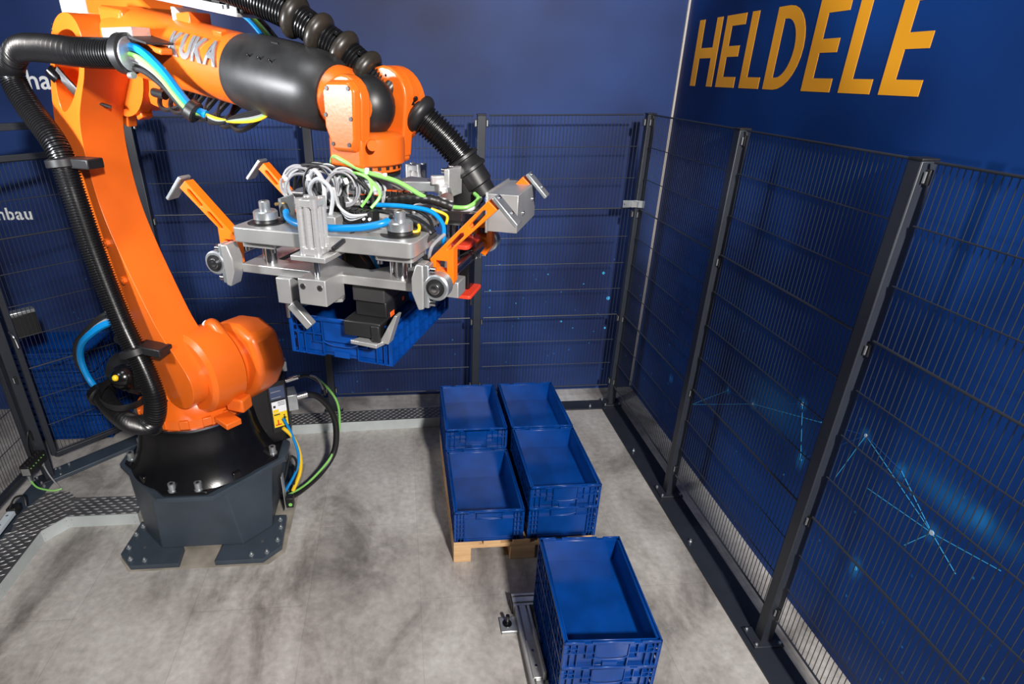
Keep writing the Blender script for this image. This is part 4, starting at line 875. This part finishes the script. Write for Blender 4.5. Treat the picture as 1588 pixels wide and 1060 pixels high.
# tool changer on the flange
tc_ = go('tool_changer', MB().lathe((0, 0, 2.165), (0, 0, 1), [(0, .125), (.02, .125), (.022, .115), (.045, .112), (.048, .10), (.07, .098)], 40), ZINC)
go('changer_ring', MB().lathe((0, 0, 2.225), (0, 0, 1), [(0, .112), (.010, .112)], 40), BLACK, tc_); go('changer_body', MB().lathe((0, 0, 2.094), (0, 0, 1), [(0, .15), (.03, .15), (.033, .13), (.072, .128)], 40), ALUP, tc_)
for k in range(5): go('cover_bolt', MB().cyl((.165 * math.cos(k * 1.1 + 3.6), .14 * math.sin(k * 1.1 + 3.6), 2.095), (.165 * math.cos(k * 1.1 + 3.6), .14 * math.sin(k * 1.1 + 3.6), 2.112), .014, n=12), STEEL, tc_)
cp = go('changer_arm', MB().prism([(.10, -.04), (.27, .01), (.27, .05), (.12, .09)], 'z', 2.175, 2.21), ZINC, bevel=.004)
go('hose_flange', MB().box((.295, .055, 2.205), (.02, .10, .095), RZ(-.15)), ALU, cp, bevel=.003); go('hose_spigot', MB().cyl((.27, .03, 2.18), (.31, -.06, 2.165), .024, n=20), STEEL, cp)
go('lever', MB().box((.27, .0, 2.19), (.055, .035, .035), RZ(-.9)), ALU, cp, bevel=.004); go('lever', MB().box((.255, .01, 2.215), (.05, .025, .03), RZ(.5)), ALU, cp, bevel=.004)
for dy, dz in ((.015, .245), (.095, .245), (.015, .165)): go('bolt', MB().cyl((.288, dy, 2.0 + dz), (.268, dy + .003, 2.0 + dz), .009, n=10), STEEL, cp)
go('hose_socket', MB().lathe((.315, .16, 2.10), (.0, .0, 1), [(0, .035), (.01, .05), (.06, .054), (.10, .054)], 26), BLACK, cp); go('socket_plate', MB().prism(rrect(.22, .40, .06, .25, .02), 'z', 2.096, 2.106), ALUP, cp, bevel=.002)
go('latch', MB().box((.372, .15, 2.15), (.012, .03, .06)), BLACK, cp, bevel=.003)
# valve banks and plugs
def bank(x0, y0, z0, n, step, m1, nm='valve_bank', h=.035, dep=.06, ang=0):
    b = go(nm, MB().bb(x0 - .004, x0 + n * step + .004, y0, y0 + dep, z0 - .01, z0), BLACK, bevel=.002)
    for k in range(n):
        x = x0 + k * step
        go('valve', MB().bb(x + .0015, x + step - .0015, y0 + .003, y0 + dep - .003, z0, z0 + h), BLACK, b, bevel=.0015); go('valve_cap', MB().bb(x + .003, x + step - .003, y0 + .006, y0 + .035, z0 + h, z0 + h + .003), m1, b)
        go('valve_port', MB().cyl((x + step / 2, y0 + .003, z0 + h * .4), (x + step / 2, y0 - .003, z0 + h * .4), .005, n=8), WHITE, b)
    return b
bank(.015, -.235, 2.108, 5, .021, CBLACK); bank(-.02, -.13, 2.14, 5, .022, ORL); bank(.10, -.09, 2.15, 4, .022, ORL); bank(-.16, -.23, 2.108, 5, .024, CGREY)
for x, y, h in ((-.17, -.14, .10), (-.13, -.12, .11), (-.09, -.16, .09), (-.06, -.10, .10), (-.2, -.05, .11), (-.02, -.18, .08)): go('plug', MB().cyl((x, y, 2.096), (x, y, 2.096 + h), .013, n=12).cyl((x, y, 2.096 + h * .4), (x, y, 2.096 + h * .75), .016, n=12), BLACK)
go('cover_plate', MB().bb(-.30, -.12, -.06, .10, 2.15, 2.156), ALUP, bevel=.001); go('cover_leg', MB().bb(-.29, -.13, -.05, .09, 2.095, 2.15), BLACK, bevel=.004); go('manifold', MB().bb(-.06, .01, -.28, -.20, 2.095, 2.13), ALUP, bevel=.003); go('manifold', MB().bb(.13, .24, -.30, -.16, 2.095, 2.115), ALUP, bevel=.003)
# hoses and cables on the gripper
go('air_hose', MB().tube([(-.19, -.25, 2.135), (-.15, -.30, 2.12), (-.08, -.335, 2.112), (.02, -.345, 2.112), (.12, -.335, 2.118), (.185, -.315, 2.13), (.20, -.29, 2.135)], .0115, 12), CBLUE)
go('hose_joint', MB().tube([(-.235, -.2, 2.15), (-.215, -.225, 2.142), (-.18, -.265, 2.13)], .015, 12, 6, (.01, .003)), BLACK)
rnd = random.Random(3)
def coil(c, rx, rz, n, m, rad=.0045, spread=.012, tilt=.3, name='cable_coil'):
    for k in range(n):
        ox, oy, oz = (rnd.uniform(-spread, spread) for _ in range(3)); a0 = rnd.uniform(0, 6)
        pts = [(c[0] + ox + rx * math.cos(a0 + t), c[1] + oy + tilt * rx * math.cos(a0 + t) + .01 * t / 6, c[2] + oz + rz * math.sin(a0 + t)) for t in [2 * PI * i / 12 for i in range(13)]]
        go(name, MB().tube(pts, rad, 6, 4), m[k % len(m)])
coil((-.20, -.13, 2.185), .055, .062, 11, (CGREY, CWHITE, CGREY), .004, .014)
coil((-.10, -.16, 2.195), .045, .06, 7, (CWHITE, CGREY, CBLACK), .004, .018); coil((-.02, -.15, 2.19), .05, .058, 6, (CWHITE, CGREY), .004, .018); coil((.03, -.10, 2.185), .055, .05, 5, (CWHITE, CBLACK), .004, .016)
def cable(pts, rad, m, name='cable'): go(name, MB().tube(pts, rad, 8), m)
cable([(-.15, -.15, 2.17), (-.13, -.19, 2.22), (-.09, -.21, 2.26), (-.05, -.23, 2.22), (-.045, -.25, 2.14)], .0075, CWHITE); cable([(-.10, -.18, 2.12), (-.11, -.22, 2.2), (-.06, -.24, 2.24), (-.015, -.24, 2.2), (-.03, -.24, 2.12)], .007, CWHITE)
cable([(-.26, -.08, 2.17), (-.2, -.12, 2.255), (-.1, -.14, 2.265), (0, -.14, 2.24), (.08, -.16, 2.19), (.10, -.18, 2.15)], .006, CBLACK); cable([(-.24, -.08, 2.18), (-.18, -.1, 2.26), (-.08, -.12, 2.262), (.02, -.12, 2.22)], .006, CBLACK)
cable([(-.10, -.05, 2.15), (-.105, -.07, 2.24), (-.08, -.10, 2.29), (-.03, -.12, 2.28), (.06, -.13, 2.25), (.16, -.12, 2.225), (.24, -.10, 2.18), (.30, -.04, 2.14)], .0075, CGREEN)
cable([(-.08, -.12, 2.22), (.0, -.13, 2.245), (.07, -.15, 2.235), (.12, -.17, 2.19), (.10, -.2, 2.15)], .0055, CGREEN); cable([(.0, -.11, 2.24), (.06, -.14, 2.24), (.09, -.17, 2.2), (.06, -.19, 2.15)], .005, CGREEN)
for k in range(6): cable([(-.03 + .004 * k, -.2, 2.2 - .012 * k), (.0 + .004 * k, -.235, 2.16 - .006 * k), (.05, -.25, 2.135 - .004 * k), (.10, -.23, 2.135)], .0045, (CWHITE, CGREY, CWHITE, CBLACK, CWHITE, CBLACK)[k])
for k in range(5): cable([(.0, -.1, 2.2 + .005 * k), (.06, -.10, 2.245 - .004 * k), (.13, -.09 + .004 * k, 2.225 - .004 * k), (.19, -.07, 2.19 - .003 * k)], .0045, (CWHITE, CGREY, CWHITE, CWHITE, CGREY)[k])
w1 = MB().tube([(.12, -.10, 2.155), (.2, -.10, 2.17), (.27, -.08, 2.165), (.33, -.05, 2.14)], .017, 12, 8, (.024, .0018)); go('spiral_wrap', w1, BLACK)
w1 = MB().tube([(.17, -.20, 2.13), (.23, -.21, 2.125), (.29, -.215, 2.105), (.315, -.22, 2.085)], .015, 12, 8, (.024, .0018)); go('spiral_wrap', w1, BLACK)
cable([(.10, -.17, 2.155), (.2, -.16, 2.155), (.29, -.16, 2.145), (.335, -.17, 2.11), (.342, -.18, 2.07)], .0075, CBLUE)
cable([(.09, -.14, 2.145), (.2, -.13, 2.145), (.28, -.15, 2.12), (.31, -.19, 2.08)], .006, CBLACK); cable([(.09, -.18, 2.14), (.18, -.19, 2.135), (.25, -.18, 2.125), (.32, -.2, 2.09)], .006, CBLACK)
cable([(.19, -.23, 2.11), (.24, -.26, 2.10), (.28, -.25, 2.1), (.27, -.22, 2.115), (.22, -.2, 2.12)], .0055, CYEL); cable([(.27, -.10, 2.14), (.32, -.09, 2.12), (.33, -.12, 2.1)], .005, CYEL)
cable([(.30, .0, 2.13), (.36, .01, 2.13), (.385, .06, 2.15), (.36, .10, 2.16)], .007, CGREEN); cable([(.31, .02, 2.12), (.37, .03, 2.12), (.39, .08, 2.15)], .007, CWHITE)
cable([(.33, -.22, 2.09), (.30, -.25, 2.06), (.295, -.24, 2.02), (.32, -.2, 1.985)], .007, CBLACK); cable([(.345, -.18, 2.08), (.32, -.23, 2.05), (.31, -.22, 2.0), (.335, -.16, 1.98)], .006, CGREY)
cable([(.02, -.15, 2.03), (.07, -.17, 1.99), (.10, -.17, 1.94), (.08, -.12, 1.92)], .007, CBLUE); cable([(.0, -.15, 2.03), (.05, -.18, 1.98), (.09, -.18, 1.94), (.06, -.12, 1.9)], .008, CBLACK)
go('fitting', MB().cyl((.342, -.18, 2.075), (.342, -.18, 2.04), .008, n=10), CBLUE); go('fitting', MB().cyl((.342, -.18, 2.045), (.342, -.18, 2.0), .010, n=10), STEEL)
for c in ((-.245, -.15, 2.22), (-.262, -.14, 2.19), (-.12, -.2, 2.235), (.0, -.17, 2.225), (.06, -.135, 2.255), (.12, -.125, 2.24), (-.03, -.21, 2.2)): go('cable_tie', MB().box(c, (.012, .012, .02), RY(rnd.uniform(-.5, .5))), WHITE, bevel=.002)
